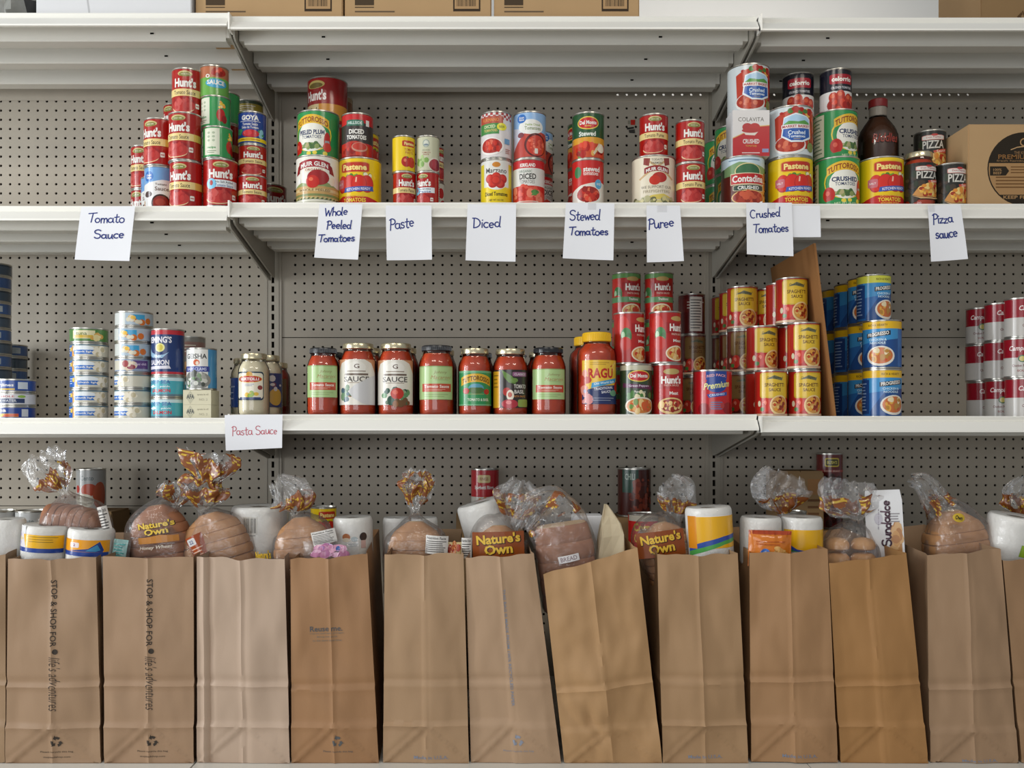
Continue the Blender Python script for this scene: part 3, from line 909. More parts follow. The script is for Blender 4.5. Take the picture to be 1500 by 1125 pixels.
def d_spaghetti(dark=False):
    c = base('#b0241a' if not dark else '#6a2018').rrect(.08, .69, .98, .29, '#c8a82a' if not dark else '#7a5a34', .2).rrect(.08, .69, .93, .26, '#d9b534' if not dark else '#86683c', .2)  # dark copy: shade of the rear rows put into the label colours
    c.poly([(-.5, .82), (.0, .92), (.5, .86), (.6, .90), (.5, .80), (-.1, .84)], '#6a6a4a').text('Don Pepino', .0, .86, .9, .06, '#3a3a2a', .01, slant=.3)
    c.text('SPAGHETTI', .05, .70, 1.25, .085, '#5a3418', .02).text('SAUCE', .05, .59, .75, .075, '#5a3418', .02)
    c.ell(-.5, .25, .3, .16, '#c83222').ell(-.55, .3, .1, .05, '#e8806a').blobs(2, -.85, .2, .2, .14, 8, ['#4a7a3a', '#d8d0b0', '#b83a2a'], .13)
    c.ell(.35, .24, .62, .23, '#e0c48a').ell(.35, .25, .54, .19, '#c8904a').blobs(6, .35, .25, .42, .13, 26, ['#e0b86a', '#b84a22', '#d8983a', '#8a3018'], .11)
    return c.rect(-XW, 0, XW, .05, '#d8b89a').lines(-.1, .8, .02, .045, 1, '#6a3a2a')


def d_premium():
    c = base('#b81c22').rect(-.55, .80, .55, 1, '#25408c').ell(0, .70, .55, .2, '#25408c').text('RED PACK', 0, .88, 1.0, .06, '#e0a0a0', .02, arc=.03)
    c.text('Premium', .02, .68, 1.4, .15, '#e0dc8a', .02, slant=.25, rot=.06).poly([(-.5, .46), (.55, .52), (.55, .44), (-.4, .38)], '#2a4a98').text('CRUSHED', .02, .455, .8, .05, '#c8d0e8', .02, rot=.05)
    return c.ell(-.65, .12, .35, .14, '#8e1418').ell(.65, .14, .35, .14, '#8e1418').ell(0, .2, .4, .12, '#a83a3a').lines(-.3, .3, .1, .3, 4, '#5a6a9a', .4)


def d_progresso(v=0):
    c = base('#2a66a8').poly([(-1.0, .1), (-.3, .5), (1.2, .75), (1.2, .0), (-1, 0)], '#1f4a86').poly([(-1.2, .5), (1.2, .62), (1.2, .86), (-1.2, .86)], '#3a8cc4')
    top = '#e0b21e' if v != 1 else '#cfd04a'
    c.rect(-XW, .84, XW, 1, top).text('RICH & HEARTY', .1, .92, 1.0, .05, '#5a4a1a', .02)
    c.poly([(-.5, .74), (.75, .80), (.75, .70), (-.5, .64)], '#23222a').text('PROGRESSO', .12, .725, 1.1, .08, WHITE, .03, rot=.05)
    c.text('CHICKEN &', .1, .60, .9, .05, '#c8e0ec', .02).text('NOODLE', .1, .53, .8, .05, '#c8e0ec', .02)
    return c.ell(.25, .24, .72, .22, '#e0dcd0').ell(.25, .25, .62, .18, '#c8703a').blobs(5, .25, .25, .5, .13, 26, ['#e0a84a', '#c8502a', '#e8d8b0', '#b8863a'], .13).rect(-1.9, .05, -1.05, .8, '#1c3f78').lines(-1.8, -1.2, .1, .75, 9, '#8aa4c8')


def d_campbell():
    c = base('#bcb8b2').rect(-XW, .50, XW, 1, '#8e1220').text("Campbell's", 0, .74, 1.6, .18, '#e8dcd8', .02, slant=.25).ell(0, .47, .26, .1, '#3f6a4a').ell(0, .47, .18, .07, '#c8b86a')  # white greyed: shade under the shelf above put into the label
    return c.text('Chicken Noodle', 0, .28, 1.2, .07, '#6a2a2a', .02).text('SOUP', 0, .14, .6, .06, '#8a3030', .02)


def d_bottle():
    return Canvas().rect(-1.5, 0, 1.5, 1, '#5a3420').text('Riddles', 0, .5, 1.5, .6, '#8e3a2a', .02, slant=.2)


def d_white_tomato():
    c = base('#a9aaa8').rect(-XW, 0, XW, .62, '#b4aea8').text('Cento', .1, .80, .9, .12, '#5f6a6a', .02).ell(-.6, .52, .18, .1, '#b83224').ell(.25, .5, .55, .16, '#b04428').ell(1.0, .35, .5, .35, '#b05030')
    return c.ell(-.1, .22, .7, .18, '#cfc8b4')


def d_rings():
    return base('#b81c26').rrect(0, .78, .45, .1, '#d8c48a').text('RINGS', 0, .78, .6, .08, '#8a3a2a', .02).text('Spaghetti Rings', 0, .55, 1.4, .12, WHITE, .03).rect(-XW, 0, XW, .32, '#ccc8bc').blobs(4, .1, .15, .7, .12, 16, ['#d8a86a', '#c88a4a'], .18)


def d_beans():
    return base('#4a1c14').rect(-.9, .62, .1, 1, '#2c4a3c').poly([(-.9, .5), (-.1, .5), (.1, .62), (-.9, .62)], '#2c4a3c').text('CHILI', -.4, .85, .6, .14, '#a8b8a8', .02).blobs(5, .3, .4, .8, .4, 60, ['#7a2e1c', '#5e2216', '#8e3c26', '#4a1a12'], .16)


def d_chowder():
    return base('#c01f1c').rect(-1.3, .86, 1.3, 1, '#b8b0a0').text('Corn', -.25, .72, 1.1, .2, '#e8c83c', .04).text('Chowder', -.1, .46, 1.3, .2, '#e8c83c', .04).blobs(4, .2, .15, .7, .1, 14, ['#e0b84a', '#d8d0b0'], .16)


def d_bush():
    return base('#6a1c18').rrect(0, .78, .55, .13, '#c8b03a').rrect(0, .78, .46, .09, '#3a3a1c').text("BUSH'S", 0, .78, .75, .1, '#d8c85a', .03).rect(-XW, .50, XW, .56, '#a83a34').text('BAKED BEANS', 0, .53, 1.2, .05, '#e0c8b8', .01).blobs(4, 0, .25, .8, .16, 18, ['#5a241a', '#43180f'], .2)


DES = {
    'hs': hunts(), 'hs_shaded': hunts(dark=True), 'hn': hunts(nosalt=True), 'hp': hunts('Tomato Puree'), 'hpa': hunts('Tomato Paste'), 'hpn': hunts('Paste', nosalt=True),
    'gv': d_gv_sauce(), 'org': d_organic(), 'gp': d_green_panel(.1), 'gp2': d_green_panel(.65), 'goya': d_goya(), 'whole': d_whole(), 'muir': d_muir(), 'cream': d_cream_can(),
    'plum': d_tutto('PEELED PLUM', 'TOMATOES'), 'tcr': d_tutto('CRUSHED', 'TOMATOES'), 'past': d_pastene(), 'dd': d_diced_dark(), 'py': d_paste_yellow(), 'pg': d_paste_green(), 'pw': d_paste_white(),
    'chk': d_check_dice(), 'gvd': d_gv_diced(), 'marz': d_marzano(), 'kirk': d_kirk(), 'dms': d_delm_stew(), 'str': d_stew_red(), 'cont': d_contadina(), 'mkt': d_market(), 'cel': d_celorrio(), 'piz': d_pizza(),
    'sb': d_salmon_blue(), 'deep': d_deep(), 'gei': d_geisha(), 'hsp': d_spag_hunts(0), 'hsg': d_spag_hunts(1), 'hm': d_hunts_meat(), 'dmp': d_delm_pasta(), 'spa': d_spaghetti(), 'spa_shaded': d_spaghetti(True), 'prem': d_premium(),
    'pr': d_progresso(), 'pr1': d_progresso(1), 'camp': d_campbell(), 'grey': d_plain('#7d7a72', '#8a6a62', False), 'nut': d_plain('#5a1a18', '#6a2420'), 'tan': d_plain('#a08a6a', '#8a5a3a', False),
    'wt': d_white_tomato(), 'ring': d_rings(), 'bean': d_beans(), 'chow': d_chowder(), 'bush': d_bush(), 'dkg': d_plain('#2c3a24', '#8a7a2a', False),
}
for k in range(9):
    DES['t%d' % k] = d_tuna(k)

# ------------------------------------------------------------------ cans
_cache = {}


def cached(key, fn):
    if key not in _cache:
        _cache[key] = fn()
    return _cache[key]


def tin_mesh(R, H):
    e = .0012
    pr = [(R - .004, .0012), (R - .001, 0), (R + .0006, .0008), (R + .0006, .0026), (R - .0006, .0036), (R - .0006, H - .0036), (R + .0006, H - .0026), (R + .0006, H - .0006), (R - .0004, H), (R - .0016, H - .0006), (R - .0022, H - .004)]
    return MB().lathe(pr, SEG, cap1=False).mesh('can_body', M['tin'], 35)


def lid_mesh(R, H):
    z = H - .004
    pr = [(R - .0022, z), (R * .86, z - .0002), (R * .82, z + .0008), (R * .78, z), (R * .62, z), (R * .58, z + .0008), (R * .54, z)]
    return MB().lathe(pr, SEG, cap0=False).mesh('can_lid', M['tin'], 35)


GROUPS = {}


def can(des, R, H, xc, zb, g, rot, label, name='tomato_can', cat='can', group=None, tilt=0):
    R, H = R / 1000, H / 1000
    yc = g + R
    d = D0 + yc
    x = (xc - CX) * d / F
    t = empty(name, (x, yc, zb + .0003), label, cat, group, (0, tilt, radians(rot)))
    link('can_body', cached(('tin', R, H), lambda: tin_mesh(R, H)), t)
    link('can_lid', cached(('lid', R, H), lambda: lid_mesh(R, H)), t)
    link('paper_label', cached((des, R, H), lambda: canvas_mesh(DES[des], cyl_mapper(R, .0040, H - .0040), 'paper_label', M['print'], STEP, cyl_normal)), t)
    return zb + H + .0004


def stack(zb, items, **kw):
    for it in items:
        zb = can(*it[:3], it[3], zb, it[4], it[5], it[6], **kw)
    return zb


AL, AM, AR = ZS('A', 0), ZS('A', 1), ZS('A', 2)
TS, TW, TP, TD, TST, TPU, TC, PZ = ('tomato sauce cans', 'whole peeled tomato cans', 'tomato paste cans', 'diced tomato cans', 'stewed tomato cans', 'tomato puree cans', 'crushed tomato cans', 'pizza sauce cans')
# --- tomato sauce, left bay
stack(AL, [('hn', 36, 113.5, 213, .26, -20, 'dim red can with pale blue stripe, far left and rearmost of the tomato sauce group')], name='tomato_sauce_can', group=TS)
z1 = can('hs', 36, 113.5, 213, AL + .1139, .26, -10, 'dim red tomato sauce can on top of the rearmost left stack', 'tomato_sauce_can', group=TS)
stack(AL, [('gv', 36, 113.5, 229, .14, -40, 'blue and white tomato sauce can half hidden behind its twin in front')], name='tomato_sauce_can', group=TS)
stack(AL, [('gv', 37, 113.5, 235.5, .05, 0, 'white and blue tomato sauce can under a red one, front left of the group'),
           ('hs', 37, 113.5, 234.5, .05, -18, 'red tomato sauce can standing on the white and blue can')], name='tomato_sauce_can', group=TS)
stack(AL, [('hs', 37, 113, 263, .27, 0, 'red can at the bottom of the hidden stack behind the red three-can column'),
           ('hs', 37, 113, 263, .27, 0, 'red can in the middle of the hidden stack behind the red three-can column'),
           ('hs', 37, 113, 261, .27, -25, 'red can peeking out left behind the topmost red sauce can')], name='tomato_sauce_can', group=TS)
stack(AL, [('hs', 37.5, 113, 273, .004, -8, 'red gold-banded sauce can, bottom of the front three-can red column'),
           ('hs', 37.5, 113, 271.3, .006, -8, 'red gold-banded sauce can, middle of the front three-can red column'),
           ('hs', 36, 113, 275, .035, 8, 'red gold-banded sauce can, top of the front three-can red column')], name='tomato_sauce_can', group=TS)
stack(AM - .001, [('hn', 39.5, 113, 323, .012, 18, 'red can with no-salt blue badge under the green and cream cans')], name='tomato_sauce_can', group=TS)
zz = AM + .1125
stack(zz, [('gp2', 33.5, 76, 319, .014, 0, 'cream and green can, lower of the two turned cans above the red no-salt can'),
           ('gp', 33.5, 76, 316.5, .028, 0, 'cream and green can, upper of the two turned cans'),
           ('org', 33.5, 76, 314, .042, 5, 'lime green can with orange tomato band topping the green column')], name='tomato_sauce_can', group=TS)
stack(AM, [('hs', 37, 113, 329, .11, 0, 'red can hidden behind the red no-salt can'),
           ('hs', 37, 113, 329, .11, 0, 'red can hidden behind the cream and green cans'),
           ('tcr', 36, 78, 329, .11, -50, 'dark green can seen just right of the upper cream and green can')], name='tomato_sauce_can', group=TS)
stack(AM, [('dkg', 33.5, 79, 366, .2, 0, 'dark can at the bottom behind the blue-topped column'),
           ('dkg', 33.5, 79, 366, .2, 0, 'dark can second up behind the blue-topped column'),
           ('dkg', 33.5, 79, 366, .2, 0, 'dark can third up behind the blue-topped column'),
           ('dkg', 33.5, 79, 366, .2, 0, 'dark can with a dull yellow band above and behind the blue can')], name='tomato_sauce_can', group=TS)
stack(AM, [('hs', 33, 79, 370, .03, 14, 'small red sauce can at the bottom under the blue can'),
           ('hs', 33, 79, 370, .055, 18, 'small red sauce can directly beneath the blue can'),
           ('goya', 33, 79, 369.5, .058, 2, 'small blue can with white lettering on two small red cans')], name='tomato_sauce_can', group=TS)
stack(AM, [('hs_shaded', 49, 118, 392, .25, 40, 'red can darkened for shadow at the back beneath the left shelf bracket')], name='tomato_can', group=TS)
# --- whole peeled, centre bay
stack(AM, [('whole', 50, 119, 480, .155, -20, 'dark red wide can at the bottom behind the cream farm-label can'),
           ('whole', 50, 119, 480, .155, -20, 'dark red wide can behind the green plum tomato can'),
           ('whole', 50, 119, 480, .155, -10, 'dark red wide can with tan band, highest above the plum tomato can')], name='tomato_can', group=TW)
stack(AM, [('tan', 50, 119, 489, .27, 0, 'tan can at the bottom of the rearmost whole tomato stack'),
           ('tan', 50, 119, 489, .27, 0, 'tan can in the middle of the rearmost whole tomato stack'),
           ('tan', 50, 119, 489, .27, 0, 'tan can peeking out right behind the highest dark red can')], name='tomato_can', group=TW)
stack(AM, [('muir', 50.5, 119, 465.5, .008, 0, 'cream can with red ribbon and farm fields under the green plum can'),
           ('plum', 50, 119, 466.5, .05, -10, 'green and yellow peeled plum tomato can with white centre')], name='tomato_can', group=TW)
stack(AM, [('past', 50.5, 119, 527, .2, 60, 'yellow can at the bottom behind the yellow kitchen ready can'),
           ('past', 50.5, 119, 526, .2, 70, 'plain yellow side of a can behind the dark diced tomato can')], name='tomato_can', group=TW)
stack(AM, [('past', 50.5, 119, 527.5, .025, -8, 'yellow can with red tomatoes beneath the dark diced tomato can'),
           ('dd', 37.5, 111, 523.5, .047, 2, 'dark grey and red diced tomato can on the yellow can by the plum can')], name='tomato_can', group=TW)
# --- paste
stack(AM, [('pw', 27, 87, 635, .12, 30, 'white and red paste can behind the no-salt paste can'),
           ('hpa', 27, 87, 634, .12, 60, 'dark red paste can half hidden behind the grey-green paste can')], name='paste_can', group=TP)
stack(AM, [('hpa', 27, 87, 592.5, .03, 18, 'small red paste can under the yellow paste can'),
           ('py', 27, 87, 591.5, .04, 12, 'small yellow tomato paste can above the Paste note')], name='paste_can', group=TP)
stack(AM, [('hpn', 27, 87, 627, .03, -24, 'small red paste can with pale blue stripe under the grey-green can'),
           ('pg', 27, 87, 627, .04, 0, 'small grey-green organic paste can with dark tomato')], name='paste_can', group=TP)
# --- diced
stack(AM, [('kirk', 37.5, 111, 784, .24, 40, 'can at the bottom of the rearmost diced tomato stack'),
           ('gvd', 37.5, 111, 784, .24, 40, 'can on top of the rearmost diced tomato stack')], name='tomato_can', group=TD)
stack(AM, [('kirk', 37.5, 111, 788, .15, 50, 'shaded can behind the red and white diced can'),
           ('gvd', 37.5, 111, 788, .15, 60, 'shaded can behind the pale blue diced can')], name='tomato_can', group=TD)
stack(AM, [('marz', 36.5, 111, 727, .012, 0, 'white and yellow diced tomato can with a red tomato cluster'),
           ('chk', 36.5, 111, 727, .014, -2, 'diced tomato can with red checked rim above the yellow one')], name='tomato_can', group=TD)
stack(AM, [('kirk', 37.5, 111, 774.5, .01, -6, 'white diced can with red band and tomato photo, under the blue can'),
           ('gvd', 38, 111, 776, .014, 0, 'pale blue diced tomato can with a bowl of red dice')], name='tomato_can', group=TD)
# --- stewed
stack(AM, [('str', 37.5, 111, 854, .085, -50, 'red can half hidden behind the red stewed tomato can'),
           ('dms', 37.5, 111, 854, .085, -50, 'dark green can half hidden behind the front green stewed can')], name='tomato_can', group=TST)
stack(AM, [('str', 37.5, 111, 861, .012, 0, 'red stewed tomato can with a white bowl and blue dot'),
           ('dms', 37.5, 111, 861.5, .018, 0, 'dark green stewed tomato can with red shield on the red one')], name='tomato_can', group=TST)
# --- puree
stack(AM, [('cream', 50.5, 119, 957, .008, 0, 'wide cream can with red ribbon and crossed axes, under a red puree can'),
           ('hp', 33.5, 100, 957.5, .02, -4, 'red puree can standing on the wide cream can')], name='tomato_can', group=TPU)
stack(AM, [('hp', 33.5, 101, 1011.5, .005, 0, 'red puree can at the bottom beside the wide cream can'),
           ('hp', 33.5, 101, 1010.5, .012, 6, 'red puree can on top of another red puree can')], name='tomato_can', group=TPU)
# --- crushed
stack(AM, [('tcr', 50.5, 119, 1060, .262, -10, 'green can at the bottom, rearmost behind the puree cans'),
           ('tcr', 50.5, 119, 1060, .262, -10, 'green can on top, rearmost behind the puree cans')], name='tomato_can', group=TC)
stack(AM, [('tcr', 50.5, 119, 1077, .152, -20, 'green and yellow can low behind the farm scene crushed can'),
           ('tcr', 50.5, 119, 1077, .152, -30, 'green and yellow can behind the red and white carton')], name='tomato_can', group=TC)
zc1 = stack(AM, [('cont', 50, 119, 1088, .01, 0, 'dark crushed tomato can with red name plate under the carton')], name='tomato_can', group=TC)
stack(AR, [('past', 50.5, 119, 1168, .116, 0, 'yellow can at the bottom behind the front crushed stack'),
           ('tcr', 50.5, 119, 1168, .116, 0, 'green can in the middle behind the front crushed stack'),
           ('cel', 37, 111, 1169, .1, -12, 'black and white crushed can peeking above the blue-shield can')], name='tomato_can', group=TC)
stack(AR, [('past', 51, 119, 1157.5, .008, 0, 'yellow kitchen ready can under the blue-shield crushed can'),
           ('mkt', 51, 119, 1157.5, .01, -4, 'white can with blue shield label on the yellow can above the note')], name='tomato_can', group=TC)
stack(AR, [('tcr', 49.5, 119, 1226.5, .008, 2, 'green crushed tomato can at the bottom of the tall green column'),
           ('tcr', 49, 119, 1224, .035, 26, 'green crushed tomato can turned right, middle of the tall green column'),
           ('cel', 37, 111, 1224, .075, 4, 'black and white crushed can topping the green column')], name='tomato_can', group=TC)
stack(AR, [('past', 50.5, 119, 1290, .008, 2, 'yellow kitchen ready can in front of the big brown glass jug')], name='tomato_can', group=TC)
# --- pizza
stack(AR, [('piz', 36.5, 105, 1362, .098, 0, 'black pizza sauce can hidden behind the pizza sauce jar'),
           ('piz', 36.5, 105, 1362, .098, -14, 'black pizza sauce can raised behind the pizza sauce jar')], name='pizza_sauce_can', group=PZ)
stack(AR, [('piz', 35, 104.5, 1391, .01, 6, 'black pizza sauce can beside the brown carton')], name='pizza_sauce_can', group=PZ)

# --- the red and white tetra carton on the dark crushed can
zt = zc1
w_, h_ = .086, .107
t = empty('tomato_carton', ((1095 - CX) * 2.165 / F, .052, zt), 'red and white crushed tomato carton between two round cans', 'carton', TC)
link('carton_body', MB().box(-w_ / 2, w_ / 2, -.03, .03, 0, h_).box(-w_ / 2, w_ / 2, -.004, .004, h_, h_ + .003).mesh('carton_body', M['white_card']), t)
c = Canvas().rect(-1, 0, 1, 1, '#dcd8d6').poly([(-1, 0), (1, 0), (1, .66), (.4, .64), (-1, .38)], '#b81f26').poly([(-1, .38), (.4, .64), (1, .66), (1, .68), (.4, .66), (-1, .40)], '#d8b06a')
c.text('COLAVITA', 0, .80, 1.4, .09, '#55504a', 0).ell(-.2, .63, .28, .09, '#b0242a').ell(.2, .64, .28, .08, '#b82a2c').poly([(-.5, .56), (-.3, .46), (.2, .45), (.45, .56)], '#e0d4c8').ell(-.03, .555, .48, .05, '#b02a2a').text('CRUSHED', 0, .32, .9, .10, '#e0d8d4', .03).text('TOMATOES', 0, .22, .6, .04, '#d8a04a', .01).rect(.6, .08, .95, .16, '#8a94b8').lines(-.5, .5, .04, .1, 1, '#e0c8c4')
link('carton_print', canvas_mesh(c, lambda x, y, o: (x * w_ / 2, -.0302 - o, y * h_), 'carton_print', M['print']), t)
can('mkt', 49, 119, 1096, zt + h_ + .003, .05, 6, 'white can with blue shield label standing on the red and white carton', 'tomato_can', group=TC)


# ------------------------------------------------------------------ glass jars
def jar(xc, zb, g, R, H, lid, label, sauce='sauce', canvas=None, span=(.3, .78), ang=None, lid_h=.013, neck=.78, name='sauce_jar', group='jars on the lower shelf', rot=0):
    R, H = R / 1000, H / 1000
    yc = g + R
    t = empty(name, ((xc - CX) * (D0 + yc) / F, yc, zb + .0003), label, 'jar', group, (0, 0, radians(rot)))
    zt_ = H - lid_h
    rn = R * neck
    pr = [(R * .80, .0), (R * .93, .002), (R * .99, .008), (R, .016), (R, H * .70), (R * .985, H * .74), (R * .93, H * .79), (rn * 1.04, zt_ - .010), (rn * .99, zt_ - .004), (rn * .98, zt_ + .006)]
    k = (R, H, lid, sauce)
    link('glass_jar', cached(k + ('g',), lambda: MB().lathe(pr, SEG).mesh('glass_jar', M['glass'], 50)), t)
    ins = [(max(r - .0022, .001), z + (.004 if i == 0 else 0)) for i, (r, z) in enumerate(pr[:-2])] + [(rn * .9, zt_ - .006)]
    link('sauce_fill', cached(k + ('s',), lambda: MB().lathe(ins, SEG).mesh('sauce_fill', M[sauce], 50)), t)
    rl = rn * 1.06

    def lidm():
        mb = MB()
        prof = [(rl * .95, zt_ - .001), (rl, zt_ + .0005), (rl, H - .003), (rl * .97, H - .0008), (rl * .9, H), (rl * .84, H - .0008), (rl * .5, H - .0008)]
        mb.lathe(prof, 48)
        if lid in ('yellow', 'black'):
            for i in range(48):
                a = 2 * pi * i / 48
                x, y = rl * cos(a), rl * sin(a)
                mb.box(x - .0007, x + .0007, y - .0007, y + .0007, zt_ + .001, H - .003)
        return mb.mesh('jar_lid', M[lid], 40)
    link('jar_lid', cached(k + ('l',), lidm), t)
    if canvas:
        link('paper_label', canvas_mesh(canvas, cyl_mapper(R + .0004, H * span[0], H * span[1]), 'paper_label', M['print'], STEP, cyl_normal), t)
    return t


def l_green():
    c = Canvas().rect(-1.15, 0, 1.0, 1, '#a9c486').rect(-1.15, .97, 1.0, 1, '#8aa868')
    c.text('Johnny', .2, .80, .75, .11, '#8a7a4a', .0, slant=.3).text('Macaroni', .25, .66, 1.15, .11, '#a0784a', .0, slant=.3).lines(-.1, .7, .56, .60, 1, '#8a9a6a', .3)
    return c.rect(-.85, .23, .85, .47, '#b8442a').text('Tomato Sauce', 0, .39, 1.4, .09, '#e8d8cc', .03).lines(-.5, .5, .25, .32, 2, '#e0b8a0', .3).lines(-.7, .7, .06, .18, 2, '#8aa068', .25)


def l_white(torn):
    c = Canvas().rect(-1.2, 0, 1.1, 1, '#ddd8cc').poly([(-1.2, .7), (-.9, .92), (-.4, 1), (-1.2, 1)], '#c08a62').poly([(1.1, .7), (.8, .92), (.4, 1), (1.1, 1)], '#c08a62')
    c.ell(0, .82, .48, .13, '#e4e0d6').text('G', 0, .85, .28, .1, '#5a4438', .02).lines(-.5, .5, .72, .76, 1, '#8a7a6a', .5).lines(-.65, .65, .64, .70, 1, '#6a5a4e', .7)
    c.text('SAUCE', -.02, .565, 1.35, .12, '#4a4440', .02).lines(-.5, .5, .47, .5, 1, '#9a8a7a', .5)
    if torn:
        c.blobs(3, -.55, .25, .3, .14, 12, ['#4a6a4a', '#8a4a34', '#6a8a6a', '#3a5a6a'], .16)
        c.poly([(1.1, .66), (.62, .60), (.30, .52), (-.1, .44), (-.45, .30), (-.2, .16), (.3, .03), (.75, .0), (1.1, .0)], '#c9c8c8')
    else:
        c.blobs(4, 0, .22, .75, .14, 22, ['#3f6a4a', '#5a8a5a', '#2f5040', '#8aa07a'], .18).ell(.1, .25, .34, .13, '#b8301f').ell(.0, .28, .14, .05, '#d8604a').blobs(6, .2, .05, .7, .04, 9, ['#8a5a34', '#6a4a2a', '#3f5a3a'], .15)
    return c


def l_tutto():
    c = Canvas().rect(-1.2, 0, 1.2, 1, '#2f8a50').rect(-1.2, .94, 1.2, 1, '#6aa87a').rect(-1.2, 0, 1.2, .04, '#6aa87a')
    n = 12
    c.band([(-.95 + 1.9 * i / n, .68 + .12 * (1 - (2 * i / n - 1) ** 2)) for i in range(n + 1)], .12, '#d8a82a').text('TUTTOROSSO', 0, .68, 1.7, .14, '#5a3414', .03, arc=.11)
    c.ell(0, .50, .45, .13, '#5a9ab0').poly([(-.6, .44), (0, .30), (.6, .44), (.3, .52), (-.3, .52)], '#4a6a34').ell(-.6, .42, .2, .09, '#b02a20').ell(.65, .40, .2, .08, '#b02a20').lines(-.5, .5, .30, .36, 1, '#8a9a5a')
    return c.text('TOMATO & BASIL', .15, .17, 1.3, .08, '#d8e4cc', .02)


def l_dark():
    c = Canvas().rect(-1.2, 0, 1.2, 1, '#2f2622').rect(-1.2, 0, -.62, .96, '#d09a1c').lines(-1.1, -.7, .5, .9, 4, '#8a6414')
    c.poly([(-.5, 1), (.1, .82), (.3, .62), (-.1, .66), (-.35, .80)], '#5a7a34').ell(.2, .72, .2, .06, '#6a8a44').rrect(.55, .88, .45, .06, '#8a5a7a').text('CLASSICO', .55, .88, .7, .06, '#e0d0dc', .02)
    c.text('TOMATO', .55, .56, .75, .11, '#d8d4cc', .02).text('BASIL', .5, .42, .6, .10, '#d8d4cc', .02).text('PASTA SAUCE', .5, .30, .8, .05, '#c8803a', .01)
    c.ell(-.2, .42, .22, .11, '#a82a22').ell(-.02, .33, .2, .14, '#e0d4c0').ell(-.04, .34, .11, .07, '#b8482f').ell(-.05, .1, .45, .12, '#a8303a').ell(-.1, .14, .15, .05, '#d87a7a').rrect(.75, .12, .35, .1, '#8aa04a')
    return c


def l_ragu():
    c = Canvas().rect(-.95, 0, 1.05, 1, '#e2b83a').poly([(-.95, 0), (1.05, 0), (1.05, .44), (.2, .42), (-.95, .30)], '#24305e').poly([(-.45, .36), (.95, .50), (1.0, .60), (-.4, .48)], '#3a94c4')
    c.text('RAGU', .05, .70, 1.3, .23, '#b8261c', .04).poly([(.52, .85), (.66, .91), (.62, .84)], '#b8261c').lines(-.5, .5, .88, .96, 2, '#b08a2a').text('Old World Style', .25, .48, 1.1, .07, '#d8ecf4', .02, rot=.06)
    c.text('TRADITIONAL', .2, .36, 1.0, .06, '#e0e0e8', .02, rot=.05).text('SAUCE', .3, .28, .5, .06, '#e0e0e8', .02, rot=.05)
    c.blobs(3, -.8, .5, .2, .2, 8, ['#c85a4a', '#d88a7a', '#b83a2a'], .2).blobs(4, -.75, .15, .25, .15, 8, ['#d08a8a', '#a8a0b8', '#c86a5a'], .18).ell(.98, .38, .16, .14, '#b82a1c').ell(.75, .25, .25, .07, '#6a9a7a')
    return c.lines(-.4, .8, .06, .16, 2, '#8a90a8', .3)


def l_bert():
    c = Canvas().rrect(-.02, .5, .92, .5, '#2a3a4a', .2).rrect(-.02, .5, .86, .45, '#e2dcc8', .2).ell(0, .90, .2, .1, '#c8963a').ell(-.02, .74, .82, .13, '#d8b04a').ell(-.02, .74, .77, .11, '#b82a22').text('BERTOLLI', -.02, .74, 1.2, .1, WHITE, .03)
    return c.lines(-.3, .3, .48, .58, 2, '#7a8aa8', .4).ell(.65, .44, .16, .08, '#8a3a34').blobs(3, .1, .2, .35, .06, 9, ['#d89a2c', '#8aa83a', '#e0b84a'], .16).rect(-.7, .03, .7, .1, '#34406a')


BL, BM, BR = ZS('B', 0), ZS('B', 1), ZS('B', 2)
JG = (('grn', 473.5, 38, 160, 'black', l_green, (.27, .735), 'leftmost green-labelled jar with black lid on the centre lower shelf'),
      ('wht', 524.5, 44, 171, 'gold', lambda: l_white(True), (.15, .77), 'white-labelled sauce jar whose label is half torn off'),
      ('wht', 580, 43.5, 171, 'gold', lambda: l_white(False), (.15, .76), 'white-labelled sauce jar with an intact tomato picture'),
      ('grn', 639.5, 42.5, 166, 'black', l_green, (.23, .70), 'green-labelled jar with black lid beside the intact white-labelled jar'),
      ('tut', 695.5, 39.5, 159, 'gold', l_tutto, (.15, .66), 'jar with dark green and yellow label and gold lid'),
      ('drk', 747.5, 42, 158, 'gold', l_dark, (.12, .68), 'jar with dark label, yellow side strip and gold lid'),
      ('grn', 803, 41.5, 161, 'black', l_green, (.24, .68), 'green-labelled jar with black lid next to the yellow-lidded bottle'))
SHORT = ('first green-labelled jar', 'torn-labelled jar', 'intact white-labelled jar', 'middle green-labelled jar', 'green and yellow labelled jar', 'dark-labelled jar', 'third green-labelled jar')
for i, (ty, xc, R, H, lid, lab, sp, desc) in enumerate(JG):
    jar(xc, BM, .01, R, H, lid, desc, canvas=lab(), span=sp, rot=(8, 4, 4, 4, 6, 0, 4)[i])
    d1, d2 = D0 + .01 + R / 1000, D0 + .108 + R / 1000
    back = ('black', 'gold', 'gold', 'gold', 'black', 'black', 'gold')[i]
    jar(CX + (xc - CX) * d1 / d2 + (0, 3, 3, 2, 5, 3, -5)[i], BM, .108, R - 1, H - 2, back, '%s-lidded jar in the second row right behind the %s' % (back, SHORT[i]), sauce='shaded_sauce')
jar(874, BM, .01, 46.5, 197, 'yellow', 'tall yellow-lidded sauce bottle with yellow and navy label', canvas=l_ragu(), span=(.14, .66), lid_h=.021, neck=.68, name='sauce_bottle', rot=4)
jar(861, BM, .112, 46.5, 197, 'yellow', 'tall yellow-lidded sauce bottle behind and left of its twin', sauce='shaded_sauce', lid_h=.021, neck=.68, name='sauce_bottle')
